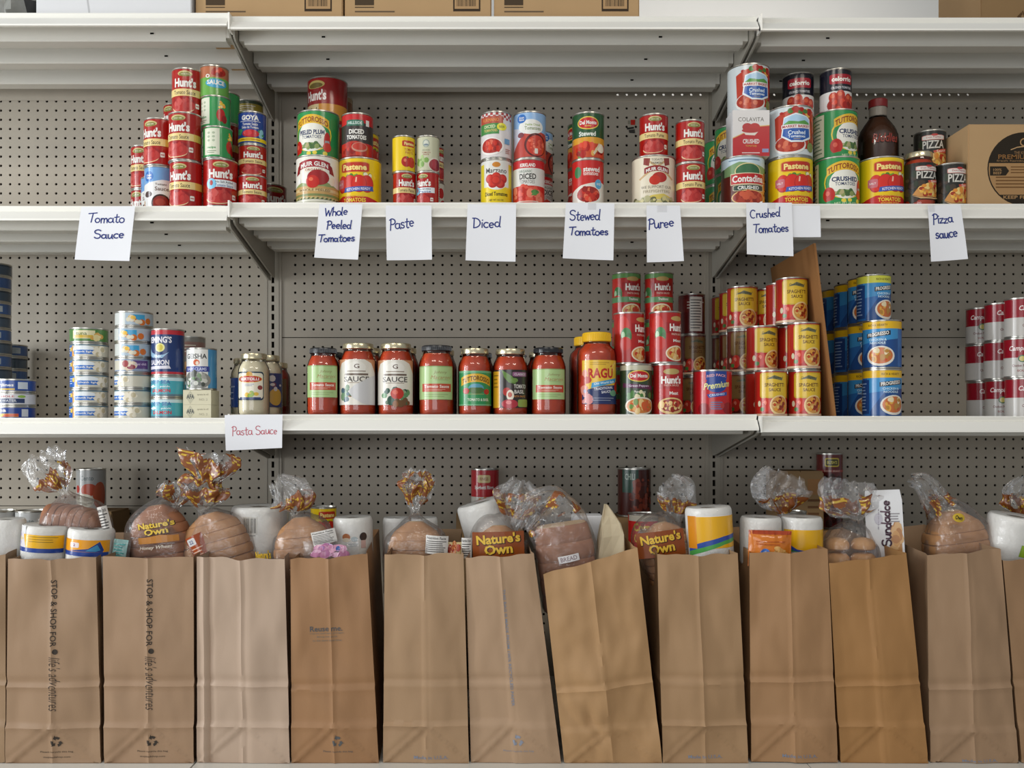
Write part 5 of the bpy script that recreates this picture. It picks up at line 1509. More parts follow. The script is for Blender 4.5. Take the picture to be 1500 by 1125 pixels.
def make_bag(k, spec):
    tl, tr, br, bl, tone, sty, prt, label = spec
    q = [P(x, y, YB) for x, y in (tl, tr, br, bl)]
    org = Vector(((q[2].x + q[3].x) / 2, YB + DEPTH / 2, .1206))
    rnd = random.Random(k + 11)
    sd = Vector((k * 3.7, k * 1.3, 0))
    A = rnd.uniform(.004, .008) * (1 if sty != 1 else .6)
    crease = .37 + rnd.uniform(-.01, .02)
    tri = .185 + rnd.uniform(-.01, .01)
    asym = rnd.choice((-1, 1))
    ext = .0

    def front(u, v, o=0.0):
        a = q[3].lerp(q[2], u)
        b = q[0].lerp(q[1], u)
        p = a.lerp(b, v)
        d = A * (1 - abs(2 * u - 1)) - A * .5
        if sty == 2:                       # the right half stands proud of the left one at the centre fold
            d += .004 * (1 / (1 + math.exp(-(u - .52) * 60)) - .5) * min(1, (1.1 - v) * 3)
        d += .0022 * ridge(u - .5, .018)
        if sty == 4:
            d += .005 * (1 / (1 + math.exp(-(u - .56) * 60)) - .5) + .006 * ridge(u - .095, .03) - .004 * ridge(u - .14, .03)
        d += .0030 * ridge(v - crease, .010) - .003 * ridge(v - crease - .022, .02) + .003 * ridge(v - tri, .009) * (1 if u < .5 or sty != 2 else .3)
        if v < tri:
            s = abs(u - .5) - .5 * (1 - v / tri)
            d += .0045 * ridge(s, .025) + (.004 if s > 0 else 0) * min(1, abs(s) * 8)
        amp = .0075 if sty != 3 else .015
        nv = noise.noise(Vector((u * 1.6, v * 3.2, 0)) + sd) + .35 * noise.noise(Vector((u * 4 + v * 2, v * 5, 3)) + sd) + (.10 if sty != 3 else .2) * noise.noise(Vector((u * 8, v * 10, 5)) + sd)
        d += amp * nv * min(1, u * 9, (1 - u) * 9) * min(1, v * 6 + .2)
        if sty == 3 and v < .45:
            d += .028 * abs(noise.noise(Vector((u * 3.4, v * 5 + u * 2, 9)) + sd)) * (1 - v / .45) * min(1, v * 8) - .01 * ridge(u - .35 + (v - .2) * .8, .06) * ridge(v - .2, .1)
        z = p.z + (.004 * noise.noise(Vector((u * 5, 8, 1)) + sd) - .003 * ridge(u - .5, .1)) * max(0, (v - .9) * 10)
        return Vector((p.x, YB - d - o, max(z, .1208))) - org

    nu, nv = 36, 66
    mb = MB()
    rows = []
    for j in range(nv + 1):
        v = j / nv
        rows.append([front(i / nu, v) for i in range(nu + 1)])
    mb.add([p for r in rows for p in r], [(j * (nu + 1) + i, j * (nu + 1) + i + 1, (j + 1) * (nu + 1) + i + 1, (j + 1) * (nu + 1) + i) for j in range(nv) for i in range(nu)])
    def on_mesh(x, y, o):
        fx, fy = min(max(x, 0), .9999) * nu, min(max(y, 0), .9999) * nv
        i, j = int(fx), int(fy)
        a, b = fx - i, fy - j
        p = rows[j][i] * ((1 - a) * (1 - b)) + rows[j][i + 1] * (a * (1 - b)) + rows[j + 1][i] * ((1 - a) * b) + rows[j + 1][i + 1] * (a * b)
        return p + Vector((0, -.0006 - o, 0))
    # sides (wide faces running back) with their own folds, then the back
    ns = 14
    for s in (0, 1):
        g = []
        for j in range(nv + 1):
            v = j / nv
            f0 = rows[j][0 if s == 0 else nu]
            for i in range(ns + 1):
                t_ = i / ns
                sg = -1 if s == 0 else 1
                bul = .006 * sin(pi * t_) * sin(pi * min(v * 1.1, 1)) + .004 * ridge(v - crease, .012) * (1 if 0 < i < ns else 0) + .006 * noise.noise(Vector((t_ * 3, v * 5, 20 + s)) + sd) * (1 if 0 < i < ns else 0)
                back = org.y + DEPTH / 2 - org.y
                y = f0.y + (back - f0.y) * t_
                zr = f0.z + (.018 * t_ if v > .97 else .018 * t_ * v)
                g.append(Vector((f0.x - sg * .010 * t_ + sg * bul * .6 - sg * .004, y, max(zr, .1208 - org.z))) if i else f0)
        fs = [(j * (ns + 1) + i, j * (ns + 1) + i + 1, (j + 1) * (ns + 1) + i + 1, (j + 1) * (ns + 1) + i) for j in range(nv) for i in range(ns)]
        mb.add(g, [f[::-1] for f in fs] if s == 0 else fs)
        if s == 0:
            lb = [g[j * (ns + 1) + ns] for j in range(nv + 1)]
        else:
            rb = [g[j * (ns + 1) + ns] for j in range(nv + 1)]
    mb.add([p for j in range(nv + 1) for p in (lb[j], rb[j])], [(2 * j, 2 * j + 2, 2 * j + 3, 2 * j + 1) for j in range(nv)])
    mb.add([rows[0][0], rows[0][nu], rb[0], lb[0]], [(0, 1, 2, 3)])
    me = mb.mesh('kraft_paper', kraft('kraft_paper', tone))
    bm = bmesh.new()
    bm.from_mesh(me)
    bmesh.ops.remove_doubles(bm, verts=bm.verts, dist=.0002)
    bm.to_mesh(me)
    bm.free()
    me.polygons.foreach_set('use_smooth', [True] * len(me.polygons))
    me.set_sharp_from_angle(angle=radians(42))
    t = empty('paper_bag', org, label, 'bag', 'brown paper grocery bags')
    link('kraft_paper', me, t)
    c = Canvas()
    if prt == 'life':
        c.vtext('STOP & SHOP FOR', .52, .735, .065, .32, '#3d3630', .01)
        c.ell(.54, .55, .03, .013, '#3d3630')
        c.vtext("life's adventures", .53, .395, .125, .26, '#4a4038', -.008, slant=.3)
    if prt in ('life', 'reuse', 'blue'):
        ik = {'life': '#3d3630', 'reuse': '#5a5a5a', 'blue': '#8a8f9c'}[prt]
        cx, cy, r = .54, .115, .058
        asp = .133 / .305
        for i in range(3):
            a0 = radians(90 + 120 * i)

            def pt(a, rr):
                return (cx + rr * cos(a0 + a), cy + rr * sin(a0 + a) * asp)
            n_ = 6
            arc1 = [pt(-.75 + .95 * qq / n_, r) for qq in range(n_ + 1)]
            arc2 = [pt(-.75 + .95 * qq / n_, r * .52) for qq in range(n_ + 1)]
            for qq in range(n_):
                c.items.append(([arc1[qq], arc1[qq + 1], arc2[qq + 1], arc2[qq]], C(ik), 1))
            c.poly([pt(.2, r * 1.28), pt(.72, r * .80), pt(.2, r * .26)], ik)
        c.text('Please recycle this bag', cx, .065, .34, .010, ik, 0)
        if prt == 'life':
            c.text('stopandshop.com', cx, .040, .28, .010, ik, 0)
    if prt == 'reuse':
        c.text('Reuse me.', .44, .655, .40, .026, '#55585c', .01)
        c.text('I can be used again and again.', .45, .632, .42, .009, '#77736a', 0).text('Bring me back', .45, .615, .25, .009, '#77736a', 0).text('to the store next time.', .45, .598, .36, .009, '#77736a', 0)
    if prt == 'blue':
        c.vtext('THIS BAG IS MADE FROM 100% RECYCLED PAPER', .52, .56, .035, .56, '#858d9c', .01)
    if prt == 'made':
        c.text('Made in U.S.A.', .56 if k != 8 else .50, .030, .40, .016, '#7d8494', .01)
    if c.items:
        link('printed_text', canvas_mesh(c, on_mesh, 'printed_text', M['print_matte'], 1 / nu), t)
    return t


for k, spec in enumerate(BAGS):
    make_bag(k, spec)

# ------------------------------------------------------------------ groceries in the bags
def catmull(pts, n=5):
    out = []
    for i in range(len(pts) - 1):
        p0, p1, p2, p3 = pts[max(i - 1, 0)], pts[i], pts[i + 1], pts[min(i + 2, len(pts) - 1)]
        for j in range(n):
            t = j / n
            out.append(tuple(.5 * (2 * b + (c_ - a) * t + (2 * a - 5 * b + 4 * c_ - d) * t * t + (3 * b - a - 3 * c_ + d) * t ** 3) for a, b, c_, d in zip(p0, p1, p2, p3)))
    out.append(tuple(pts[-1]))
    return out


def film_bag(t, org, stations, seed, neck_i, brown=(1, 2), print_thr=.05, name='plastic_wrap', square=.72):
    """clear bag lofted through stations (px, py, Y, half width px, half depth m); past station neck_i it flares into a crumpled ruffle"""
    rnd = random.Random(seed)
    W = []
    for px, py, Y, hw, hd in stations:
        p = P(px, py, Y)
        W.append((p.x, p.y, p.z, hw * (D0 + Y) / F, hd))
    pts = catmull(W, 9)
    N = 72
    rings, tt = [], []
    for i, (x, y, z, hw, hd) in enumerate(pts):
        a, b = pts[max(i - 1, 0)], pts[min(i + 1, len(pts) - 1)]
        tx, tz = b[0] - a[0], b[2] - a[2]
        L = sqrt(tx * tx + tz * tz) or 1
        e1 = Vector((tz / L, 0, -tx / L))
        s = i / 9.0
        ru = max(0, s - neck_i)                      # how far into the ruffle
        near = math.exp(-((s - neck_i) / .55) ** 2)
        amp = .10 * near + (.30 * min(ru, 1) if ru > 0 else 0) + .035
        ring = []
        for k in range(N):
            f = 2 * pi * k / N
            cu, su = cos(f), sin(f)
            if ru <= 0:
                cu, su = math.copysign(abs(cu) ** square, cu), math.copysign(abs(su) ** square, su)
            w_ = 1 + amp * (sin(7 * f + seed) * .5 + sin(11 * f + 2 * seed + s) * .35 + noise.noise(Vector((cu * 2, su * 2, s * 1.5 + seed)))) * (1 if ru <= 0 else 1.0)
            along = 0.0
            if ru > 0:
                along = .012 * min(ru, 1) * noise.noise(Vector((cu * 3, su * 3, seed + 7)))
                su *= 1 + .7 * noise.noise(Vector((cu * 2.5, s, seed + 3)))
            p = Vector((x, y, z)) + e1 * (max(hw, .003) * cu * w_) + Vector((0, max(hd, .003) * su * w_, 0)) + Vector((tx / L, 0, tz / L)) * along
            ring.append(p - org)
        rings.append(ring)
        tt.append(s)

    def pick(k, i):
        s = tt[k]
        if neck_i + brown[0] * .5 <= s <= neck_i + brown[1] * .75 + .6:
            f = 2 * pi * i / N
            n = noise.noise(Vector((cos(f) * 1.8, sin(f) * 1.8, s * 1.1 + seed * 2)))
            if n > print_thr:
                return 2 if noise.noise(Vector((cos(f) * 13, sin(f) * 13, s * 11 + seed))) >.26 else 1
        return 0
    me = MB().loft(rings, cap0=True, cap1=False, pick=pick).mesh(name, [M['film'], M['film_brown'], M['film_yellow']], 60)
    link(name, me, t)


def slice_mesh(w_, d, th, mat, s0=1.0, s1=1.0):
    def ring(s, z):
        out = []
        for k in range(28):
            f = 2 * pi * k / 28
            cu, su = cos(f), sin(f)
            out.append((w_ * s * math.copysign(abs(cu) ** .62, cu), d * s * math.copysign(abs(su) ** .62, su), z))
        return out
    h = th / 2
    mb = MB().loft([ring(k * (s0 + (s1 - s0) * (q + 1) / 2), q * h) for k, q in ((.94, -1), (.985, -.82), (1, -.4), (1, .4), (.985, .82), (.94, 1))])
    n = len(mb.f)
    mb.m[-1] = mb.m[-2] = 1
    return mb.mesh('bread_slice', [mat, M['crumb']], 40)


def loaf(t, org, a, b, Y, hw_px, hd, mat, n, seed, taper=True):
    """slices stacked from pixel a to pixel b"""
    rnd = random.Random(seed)
    A, B = P(a[0], a[1], Y), P(b[0], b[1], Y)
    ax = (B - A)
    L = ax.length
    ax.normalize()
    hw = hw_px * (D0 + Y) / F
    def prof(q):
        if not taper:
            return 1.0
        if taper == 'box':
            return .90 + .10 * min(1, (1 - q) * 9)
        a = max(0, (q - .45) / .55)
        return max((1 - min(a, .985) ** 2.6) ** (1 / 2.2), .25) * (.93 + .07 * min(1, q * 4))
    plain = slice_mesh(hw, hd, L / n * 1.02, mat)
    e2 = Vector((0, 1, 0))
    e1 = e2.cross(ax).normalized()
    rot = Matrix((e1, e2, ax)).transposed().to_4x4()
    for i in range(n):
        q0, q1 = prof(i / n), prof((i + 1) / n)
        me = plain if q0 == q1 == 1.0 else slice_mesh(hw, hd, L / n * 1.02, mat, q0, q1)
        s = 1.0
        p = A + ax * (L * (i + .5) / n) + e1 * rnd.uniform(-.0012, .0012) + e2 * rnd.uniform(-.0015, .0015)
        o_ = link('bread_slice', me, t)
        s *= rnd.uniform(.985, 1.008)
        o_.matrix_local = Matrix.Translation(p - org) @ rot @ Matrix.Diagonal((s, s, 1, 1))


def front_print(t, org, c, box, Y, bulge, name='printed_panel', mat='print', rot=0.0, yoff=0.0, step=.25):
    """canvas (x -1..1, y 0..1) on the front of a film bag: px box x0, y0, x1, y1 turned by rot about its centre"""
    x0, y0, x1, y1 = box
    cx, cy = (x0 + x1) / 2, (y0 + y1) / 2
    hx, hy = (x1 - x0) / 2, (y1 - y0) / 2

    def f(x, y, o):
        dx, dy = x * hx, (y - .5) * 2 * hy
        p = P(cx + dx * cos(rot) - dy * sin(rot), cy - dx * sin(rot) - dy * cos(rot), Y)
        return Vector((p.x, Y + yoff - o + bulge * (x * x), p.z)) - org
    link(name, canvas_mesh(c, f, name, M[mat], step), t)


def own_panel(seed=1, white=None):
    c = Canvas().rect(-1, 0, 1, 1, '#8a4418')
    for s, y, wd in (("Nature's", .74, 1.7), ('Own', .34, 1.1)):
        c.text(s, .02, y - .02, wd * 1.03, .40, '#3a1a0c', .075, rot=.06).text(s, 0, y, wd, .37, '#e2b83c', .035, rot=.06)
    return c


def facts():
    return Canvas().rect(-1, 0, 1, 1, '#d6d2cc').text('Nutrition Facts', -.05, .86, 1.7, .14, '#3a3634', .02).lines(-.9, .9, .08, .74, 6, '#4a4644', .4)


BG = 'bagged loaves of bread'
Yl = -.135


def bagged(name, label, px, stations, seed, neck_i, slices=None, group=BG, **kw):
    org = P(px[0], px[1], Yl)
    t = empty(name, org, label, 'bread', group)
    film_bag(t, org, stations, seed, neck_i, **kw)
    return t, org


Y0 = Yl
# 1: loaf lying on the yellow pack
t, o_ = bagged('bagged_bread', 'bagged brown loaf lying on the yellow paper towel pack, ruffle leaning left', (106, 790), [(110, 800, Y0, 50, .055), (108, 772, Y0, 51, .058), (102, 745, Y0, 40, .05), (95, 722, Y0, 7, .008), (84, 704, Y0, 22, .02), (66, 684, Y0, 28, .02), (56, 666, Y0, 22, .012)], 1, 3, brown=(.6, 1.2))
loaf(t, o_, (72, 762), (158, 776), Y0, 27, .05, M['crust_dark'], 9, 1)
front_print(t, o_, facts().vtext('Ingredients', .3, .5, .5, .6, '#5a5654'), (143, 742, 158, 780), Y0 - .05, .01, 'ingredients_label', rot=.25)
# 2: wheat loaf
t, o_ = bagged('bagged_bread', 'bagged wheat loaf tilted left with yellow script print, second bag from the left', (238, 840), [(242, 862, Y0, 45, .05), (237, 812, Y0, 47, .054), (234, 775, Y0, 45, .052), (244, 748, Y0, 26, .035), (256, 738, Y0, 9, .01), (258, 722, Y0, 26, .02), (256, 706, Y0, 22, .014)], 2, 4, brown=(.2, 2))
loaf(t, o_, (246, 866), (230, 740), Y0, 44, .047, M['crust_dark'], 9, 2)
c = Canvas().rect(-.95, -.35, 1, .02, '#b87a34').poly([(-.95, -.05), (.2, .12), (1, -.02), (1, -.3)], '#b87a34')
for s, y, wd in (("Nature's", .74, 1.75), ('Own', .34, 1.15)):
    c.text(s, .02, y - .02, wd * 1.03, .42, '#3a2210', .08, rot=.08).text(s, 0, y, wd, .38, '#d8b440', .035, rot=.08)
c.text('Honey Wheat', -.1, -.62, 1.6, .26, '#d8c8b4', .02, slant=.3)
front_print(t, o_, c, (196, 762, 258, 787), Y0 - .062, .012, 'printed_brand', rot=.10)
# 3: pale loaf with double ruffle
t, o_ = bagged('bagged_bread', 'bagged pale brown loaf with a tall double ruffle, in the pale bag', (322, 845), [(332, 866, Y0, 50, .052), (324, 818, Y0, 52, .056), (316, 780, Y0, 45, .05), (304, 756, Y0, 20, .03), (298, 746, Y0, 9, .01), (298, 730, Y0, 30, .022), (300, 712, Y0, 33, .02), (303, 704, Y0, 17, .014), (307, 686, Y0, 32, .02), (310, 664, Y0, 38, .016)], 3, 4, brown=(.6, 6))
loaf(t, o_, (340, 872), (306, 752), Y0, 49, .05, M['crust'], 9, 3)
front_print(t, o_, Canvas().rect(-1, 0, 1, 1, '#a8502a').rrect(-.3, .75, .5, .16, '#d8d4d0').text('22', -.3, .75, .5, .16, '#4a5a8a', .02).lines(-.7, .7, .05, .5, 3, '#e0c0a8', .3), (274, 784, 300, 818), Y0 - .056, .012, 'orange_panel', rot=.45)
c = Canvas().text("Nature's", 0, .5, 1.9, .9, '#3a2a10', .08).text("Nature's", 0, .54, 1.85, .8, '#d8b038', .04)
front_print(t, o_, c, (373, 806, 397, 822), Y0 - .062, .004, 'printed_brand', rot=.1)
# 4
t, o_ = bagged('bagged_bread', 'bagged golden loaf with neck twisted up left in the orange-brown bag', (446, 845), [(448, 868, Y0, 43, .05), (446, 815, Y0, 44, .053), (444, 780, Y0, 40, .05), (438, 762, Y0, 22, .03), (433, 752, Y0, 7, .009), (432, 738, Y0, 26, .02), (424, 722, Y0, 26, .016), (406, 702, Y0, 11, .010)], 4, 4, brown=(.3, 1.4))
loaf(t, o_, (450, 868), (440, 758), Y0, 42, .046, M['crust'], 8, 4)
front_print(t, o_, facts(), (456, 777, 492, 797), Y0 - .058, .006, 'nutrition_label', rot=.22)
# 5
t, o_ = bagged('bagged_bread', 'bagged golden loaf with straight tall twisted neck', (609, 845), [(609, 868, Y0, 46, .05), (609, 815, Y0, 47, .053), (609, 785, Y0, 43, .05), (608, 764, Y0, 20, .03), (608, 752, Y0, 7, .009), (607, 738, Y0, 9, .010), (610, 718, Y0, 20, .016), (612, 702, Y0, 21, .014), (613, 689, Y0, 13, .01)], 5, 4, brown=(2.0, 4.0))
loaf(t, o_, (609, 868), (609, 764), Y0, 42, .047, M['crust'], 8, 5)
front_print(t, o_, facts(), (623, 785, 656, 812), Y0 - .058, .008, 'nutrition_label', rot=-.06)
# 6
t, o_ = bagged('bagged_bread', 'bagged loaf with brown and yellow brand panel before the tilted white roll', (730, 845), [(732, 868, Y0, 42, .05), (731, 815, Y0, 43, .053), (732, 785, Y0, 41, .05), (742, 770, Y0, 24, .03), (752, 762, Y0, 13, .012), (757, 742, Y0, 28, .02), (760, 722, Y0, 27, .016), (764, 704, Y0, 10, .010)], 6, 4, brown=(.3, 1.6))
loaf(t, o_, (731, 868), (731, 770), Y0, 40, .046, M['crust'], 8, 6)
front_print(t, o_, own_panel(), (692, 779, 768, 818), Y0 - .058, .008, 'brand_panel', rot=.03)
front_print(t, o_, facts(), (676, 788, 691, 818), Y0 - .052, .004, 'nutrition_label')
# 7
Y7 = -.175
t, o_ = bagged('bagged_bread', 'bagged brown loaf in lavender film slumping from the crumpled bag', (830, 850), [(840, 888, Y7, 45, .045), (832, 830, Y7, 47, .05), (825, 790, Y7, 45, .05), (812, 762, Y7, 44, .045), (800, 746, Y7, 36, .03), (786, 742, Y7, 20, .016), (772, 752, Y7, 16, .014), (762, 772, Y7, 13, .010)], 7, 4, brown=(-2.4, -.6), print_thr=.22)
loaf(t, o_, (840, 890), (822, 768), Y7, 43, .047, M['crust_dark'], 5, 7, 'box')
front_print(t, o_, Canvas().rect(-1, .1, 1, .9, '#d6d2d2').text('BREAD', 0, .5, 1.6, .5, '#8a7a80', .02), (818, 812, 849, 825), Y7 - .055, .004, 'code_label', rot=.22)
# 8
t, o_ = bagged('bagged_bread', 'bagged loaf with brand panel beside the yellow-banded towel roll', (965, 845), [(990, 850, Y0, 30, .04), (974, 816, Y0, 38, .05), (966, 786, Y0, 41, .052), (980, 764, Y0, 24, .03), (986, 754, Y0, 14, .012), (989, 736, Y0, 23, .018), (990, 718, Y0, 23, .016), (978, 704, Y0, 14, .010)], 8, 4, brown=(.3, .8))
loaf(t, o_, (988, 850), (966, 766), Y0, 37, .046, M['crust'], 8, 8)
front_print(t, o_, own_panel(), (934, 778, 1004, 816), Y0 - .058, .008, 'brand_panel', rot=.12)
# 9: only its ruffle stands above the twin rolls
t, o_ = bagged('bagged_bread', 'bagged bread with wide clear ruffle behind the twin towel rolls', (1150, 845), [(1150, 868, -.06, 38, .04), (1150, 800, -.06, 40, .045), (1149, 768, -.06, 22, .03), (1148, 754, -.06, 7, .008), (1146, 736, -.06, 28, .02), (1144, 716, -.06, 36, .022), (1152, 694, -.06, 26, .012)], 9, 3, brown=(.2, 1.0))
loaf(t, o_, (1150, 868), (1150, 778), -.06, 34, .038, M['crust'], 7, 9)
# 10: buns
t, o_ = bagged('bagged_buns', 'bagged stacked buns with rounded ruffle beside the white box', (1246, 850), [(1246, 880, Y0 - .02, 40, .05), (1245, 830, Y0 - .02, 41, .052), (1246, 795, Y0 - .02, 37, .046), (1252, 772, Y0 - .02, 20, .03), (1255, 760, Y0 - .02, 8, .010), (1250, 744, Y0 - .01, 36, .022), (1244, 724, Y0, 43, .02), (1246, 704, Y0, 32, .012)], 10, 4, brown=(.8, 1.6), group='bagged loaves of bread')


def bun_mesh():
    r = .0275
    return MB().lathe([(r * .7, 0), (r * .96, .003), (r, .009), (r * .95, .016), (r * .72, .0225), (r * .3, .0255), (.001, .026)], 28).mesh('bun', M['crust_gold'], 50)


bun = bun_mesh()
for cx in (1226, 1264):
    for j, py in enumerate((868, 847, 826, 805)):
        q = link('bun', bun, t, P(cx, py, Y0 - .02) - o_)
        q.rotation_euler = (0, 0, j)
        q.scale = (.92, 1, 1)
# 11
t, o_ = bagged('bagged_bread', 'bagged loaf with small yellow print and long neck leaning left', (1406, 845), [(1410, 866, Y0, 47, .05), (1406, 820, Y0, 49, .054), (1400, 784, Y0, 45, .05), (1390, 760, Y0, 34, .04), (1376, 742, Y0, 21, .025), (1364, 724, Y0, 17, .014), (1352, 706, Y0, 13, .012), (1336, 702, Y0, 8, .010)], 11, 4, brown=(-.6, .2), print_thr=.1)
loaf(t, o_, (1410, 866), (1394, 748), Y0, 45, .048, M['crust'], 8, 11)
front_print(t, o_, Canvas().ell(0, .5, 1, .5, '#c8a82c').text('Own', 0, .5, 1.2, .5, '#3a3410', .05), (1396, 752, 1414, 765), Y0 - .058, .002, 'printed_brand', rot=-.2)
# 12: ruffle at the right frame edge
t, o_ = bagged('bagged_bread', 'bagged bread whose red-brown ruffle shows above the edge towel roll', (1504, 845), [(1504, 868, -.05, 36, .04), (1502, 800, -.05, 38, .045), (1500, 768, -.05, 20, .03), (1498, 756, -.05, 7, .008), (1496, 738, -.05, 24, .02), (1498, 722, -.05, 24, .016), (1506, 704, -.05, 12, .010)], 12, 3, brown=(.2, 1.3), print_thr=-.1)
loaf(t, o_, (1504, 868), (1504, 780), -.05, 32, .038, M['crust_dark'], 7, 12)


# ------------------------------------------------------------------ paper towel rolls
def roll_mesh(R, H):
    def b():
        mb = MB()
        mb.lathe([(R * .93, 0), (R, .006), (R, H - .010), (R * .975, H - .004), (R * .92, H), (R * .36, H - .001), (R * .34, H - .003), (R * .34, H * .55)], SEG, cap1=False)
        return mb.mesh('towel_roll', M['towel'], 40)
    return cached(('roll', R, H), b)


def roll(parent, off, R, H, canvas=None, span=(.3, .8), rot=0):
    o2 = link('towel_roll', roll_mesh(R, H), parent, off)
    o2.rotation_euler = (0, 0, radians(rot))
    if canvas:
        link('printed_band', canvas_mesh(canvas, cyl_mapper(R + .0006, H * span[0], H * span[1]), 'printed_band', M['print'], STEP, cyl_normal), o2)
    link('roll_core', MB().lathe([(R * .33, H * .5), (R * .33, H - .002), (R * .30, H - .002), (R * .30, H * .5)], 32, cap0=False, cap1=False).mesh('roll_core', M['core'], 40), o2)
    skin = MB().lathe([(R * 1.004, H * .02), (R * 1.012, H * .3), (R * 1.012, H * .9), (R * 1.0, H - .004), (R * .90, H + .0015), (R * .2, H + .002)], 40, cap0=False, cap1=True).mesh('clear_wrapper', M['wrap'], 50)
    link('clear_wrapper', skin, o2)
    return o2


TG = 'paper towel rolls in the bags'


def towel(xc, ytop, hw, Y, label, canvas=None, span=(.3, .8), tilt=0.0, n=1, H=.13, rot=0, lean=0.0):
    d = D0 + Y
    R = hw * d / F
    top = P(xc, ytop, Y)
    t = empty('paper_towel_pack' if n > 1 else 'paper_towel_roll', (top.x, Y, top.z - H * cos(tilt)), label, 'paper towels', TG, (lean, tilt, 0))
    t.location.x -= sin(tilt) * H
    for i in range(n):
        cv = canvas[i] if isinstance(canvas, (list, tuple)) else canvas
        roll(t, ((i - (n - 1) / 2) * 2.02 * R, 0, 0), R, H, cv, span, rot)
    return t


def yellow_band(a=True):
    c = Canvas().rect(-1.2, 0, 1.2, 1, '#e0a81c')
    if a:
        c.poly([(-1.2, .05), (-.4, .22), (.4, .36), (1.2, .42), (1.2, .30), (.4, .22), (-.4, .06), (-1.2, -.1)], '#2a4a9a').poly([(-1.2, -.1), (-.4, .06), (.4, .22), (1.2, .30), (1.2, .18), (.4, .1), (-.4, -.08), (-1.2, -.25)], '#4a9a4a')
    return c


# bag 0
towel(12, 760, 24, -.17, 'white paper towel roll at the left frame edge')
# bag 1: the yellow pack
ca = Canvas().rect(-1.25, 0, 1.2, .62, '#e2ac1c').rect(-1.25, .62, -.5, 1.0, '#dcdcdc').poly([(-1.25, .0), (-.45, .0), (-.65, .70), (-1.25, .78)], '#d8d4da').blobs(3, -.95, .35, .2, .2, 8, ['#e0b8a0', '#b8b0d8', '#d8c8a0'], .16).lines(-.3, .95, .25, .58, 3, '#7a6a1c', .2).rect(-1.2, -.2, 1.2, 0.0, '#22408c')
cb = Canvas().rect(-1.2, 0, 1.25, .56, '#e0981c').rrect(-.3, .3, .22, .12, '#dcd0d0').text('2', -.3, .3, .1, .12, '#7a2a4a', .03).poly([(-.6, .02), (.3, .16), (.75, .50), (.95, .1), (.9, 0)], '#1f3f86').poly([(.2, .05), (.65, .35), (.8, .1), (.6, .03)], '#3a8ab8').rect(-1.2, -.2, 1.2, 0.0, '#22408c')
t = towel(102, 771, 32.5, -.185, 'white two-roll paper towel pack with yellow and blue print beneath the first loaf', [ca, cb], (.66, 1.0), n=2, tilt=radians(4.5), H=.13, lean=.0)
# bag 3
c = Canvas().rect(-.35, .45, .15, .85, '#cfcbc2').bars(-.32, .12, .48, .82, 12, '#4a4640').lines(-.3, .1, .40, .44, 1, '#6a665e')
towel(381, 741, 41, -.07, 'wide white paper towel roll with a barcode, behind the pale loaf', c, (.24, .96), H=.13)
# bag 4
c = Canvas().ell(-.2, .62, .2, .1, '#a86a44').ell(-.2, .54, .2, .06, '#d8c8b0').ell(.65, .62, .2, .12, '#3a2c28').rect(.52, .3, .78, .52, '#c8a8a0').ell(.2, .56, .16, .07, '#b4c0c4').lines(-.1, .4, .35, .45, 2, '#9aa8b0')
towel(517, 757, 28.5, -.10, 'white paper towel roll with small printed pictures in the orange-brown bag', c, (.27, .91), H=.12, tilt=radians(-1))
# bag 5
t = towel(601, 758, 20, -.03, 'white paper towel pack behind the straight-necked loaf', None, n=2, H=.09)
# bag 6: tilted roll
towel(706, 734, 39, -.055, 'white tilted paper towel roll beneath the red can', None, tilt=radians(-16), H=.16)
# bag 8
c = yellow_band().rect(-1.2, .98, 1.2, 1, '#e8e6e0').rect(-1.25, 0, -.75, 1, '#d88a1c')
towel(1037, 742, 33.5, -.17, 'paper towel roll with orange-yellow band and blue-green stripe', c, (.36, .88), tilt=radians(-3), H=.13)
# bag 9
cr = Canvas().rect(-1.2, 0, 1.2, 1, '#e0aa18').poly([(-1.1, .45), (-.5, .12), (.2, .0), (-1.1, .0)], '#2a4a9a').poly([(-1.1, .2), (-.6, .04), (-.4, .0), (-1.1, .0)], '#3a8a4a')
towel(1144, 757, 29.6, -.165, 'two-roll paper towel pack, one roll white and one yellow-banded', [None, cr], (.30, .76), n=2, H=.100)
# bag 12
c = Canvas().poly([(-.2, .1), (1.1, .0), (1.1, .75), (.6, .6), (.2, .55), (-.15, .55)], '#8aa82c').poly([(.5, .62), (.9, .9), (1.1, .9), (1.1, .6)], '#4a8a3a').text('Value', .4, .33, .9, .14, '#2a3a8a', .03)
towel(1484, 754, 37, -.15, 'white paper towel roll with green print tilted at the right frame edge', c, (.30, .75), tilt=radians(7), H=.12, lean=.1)


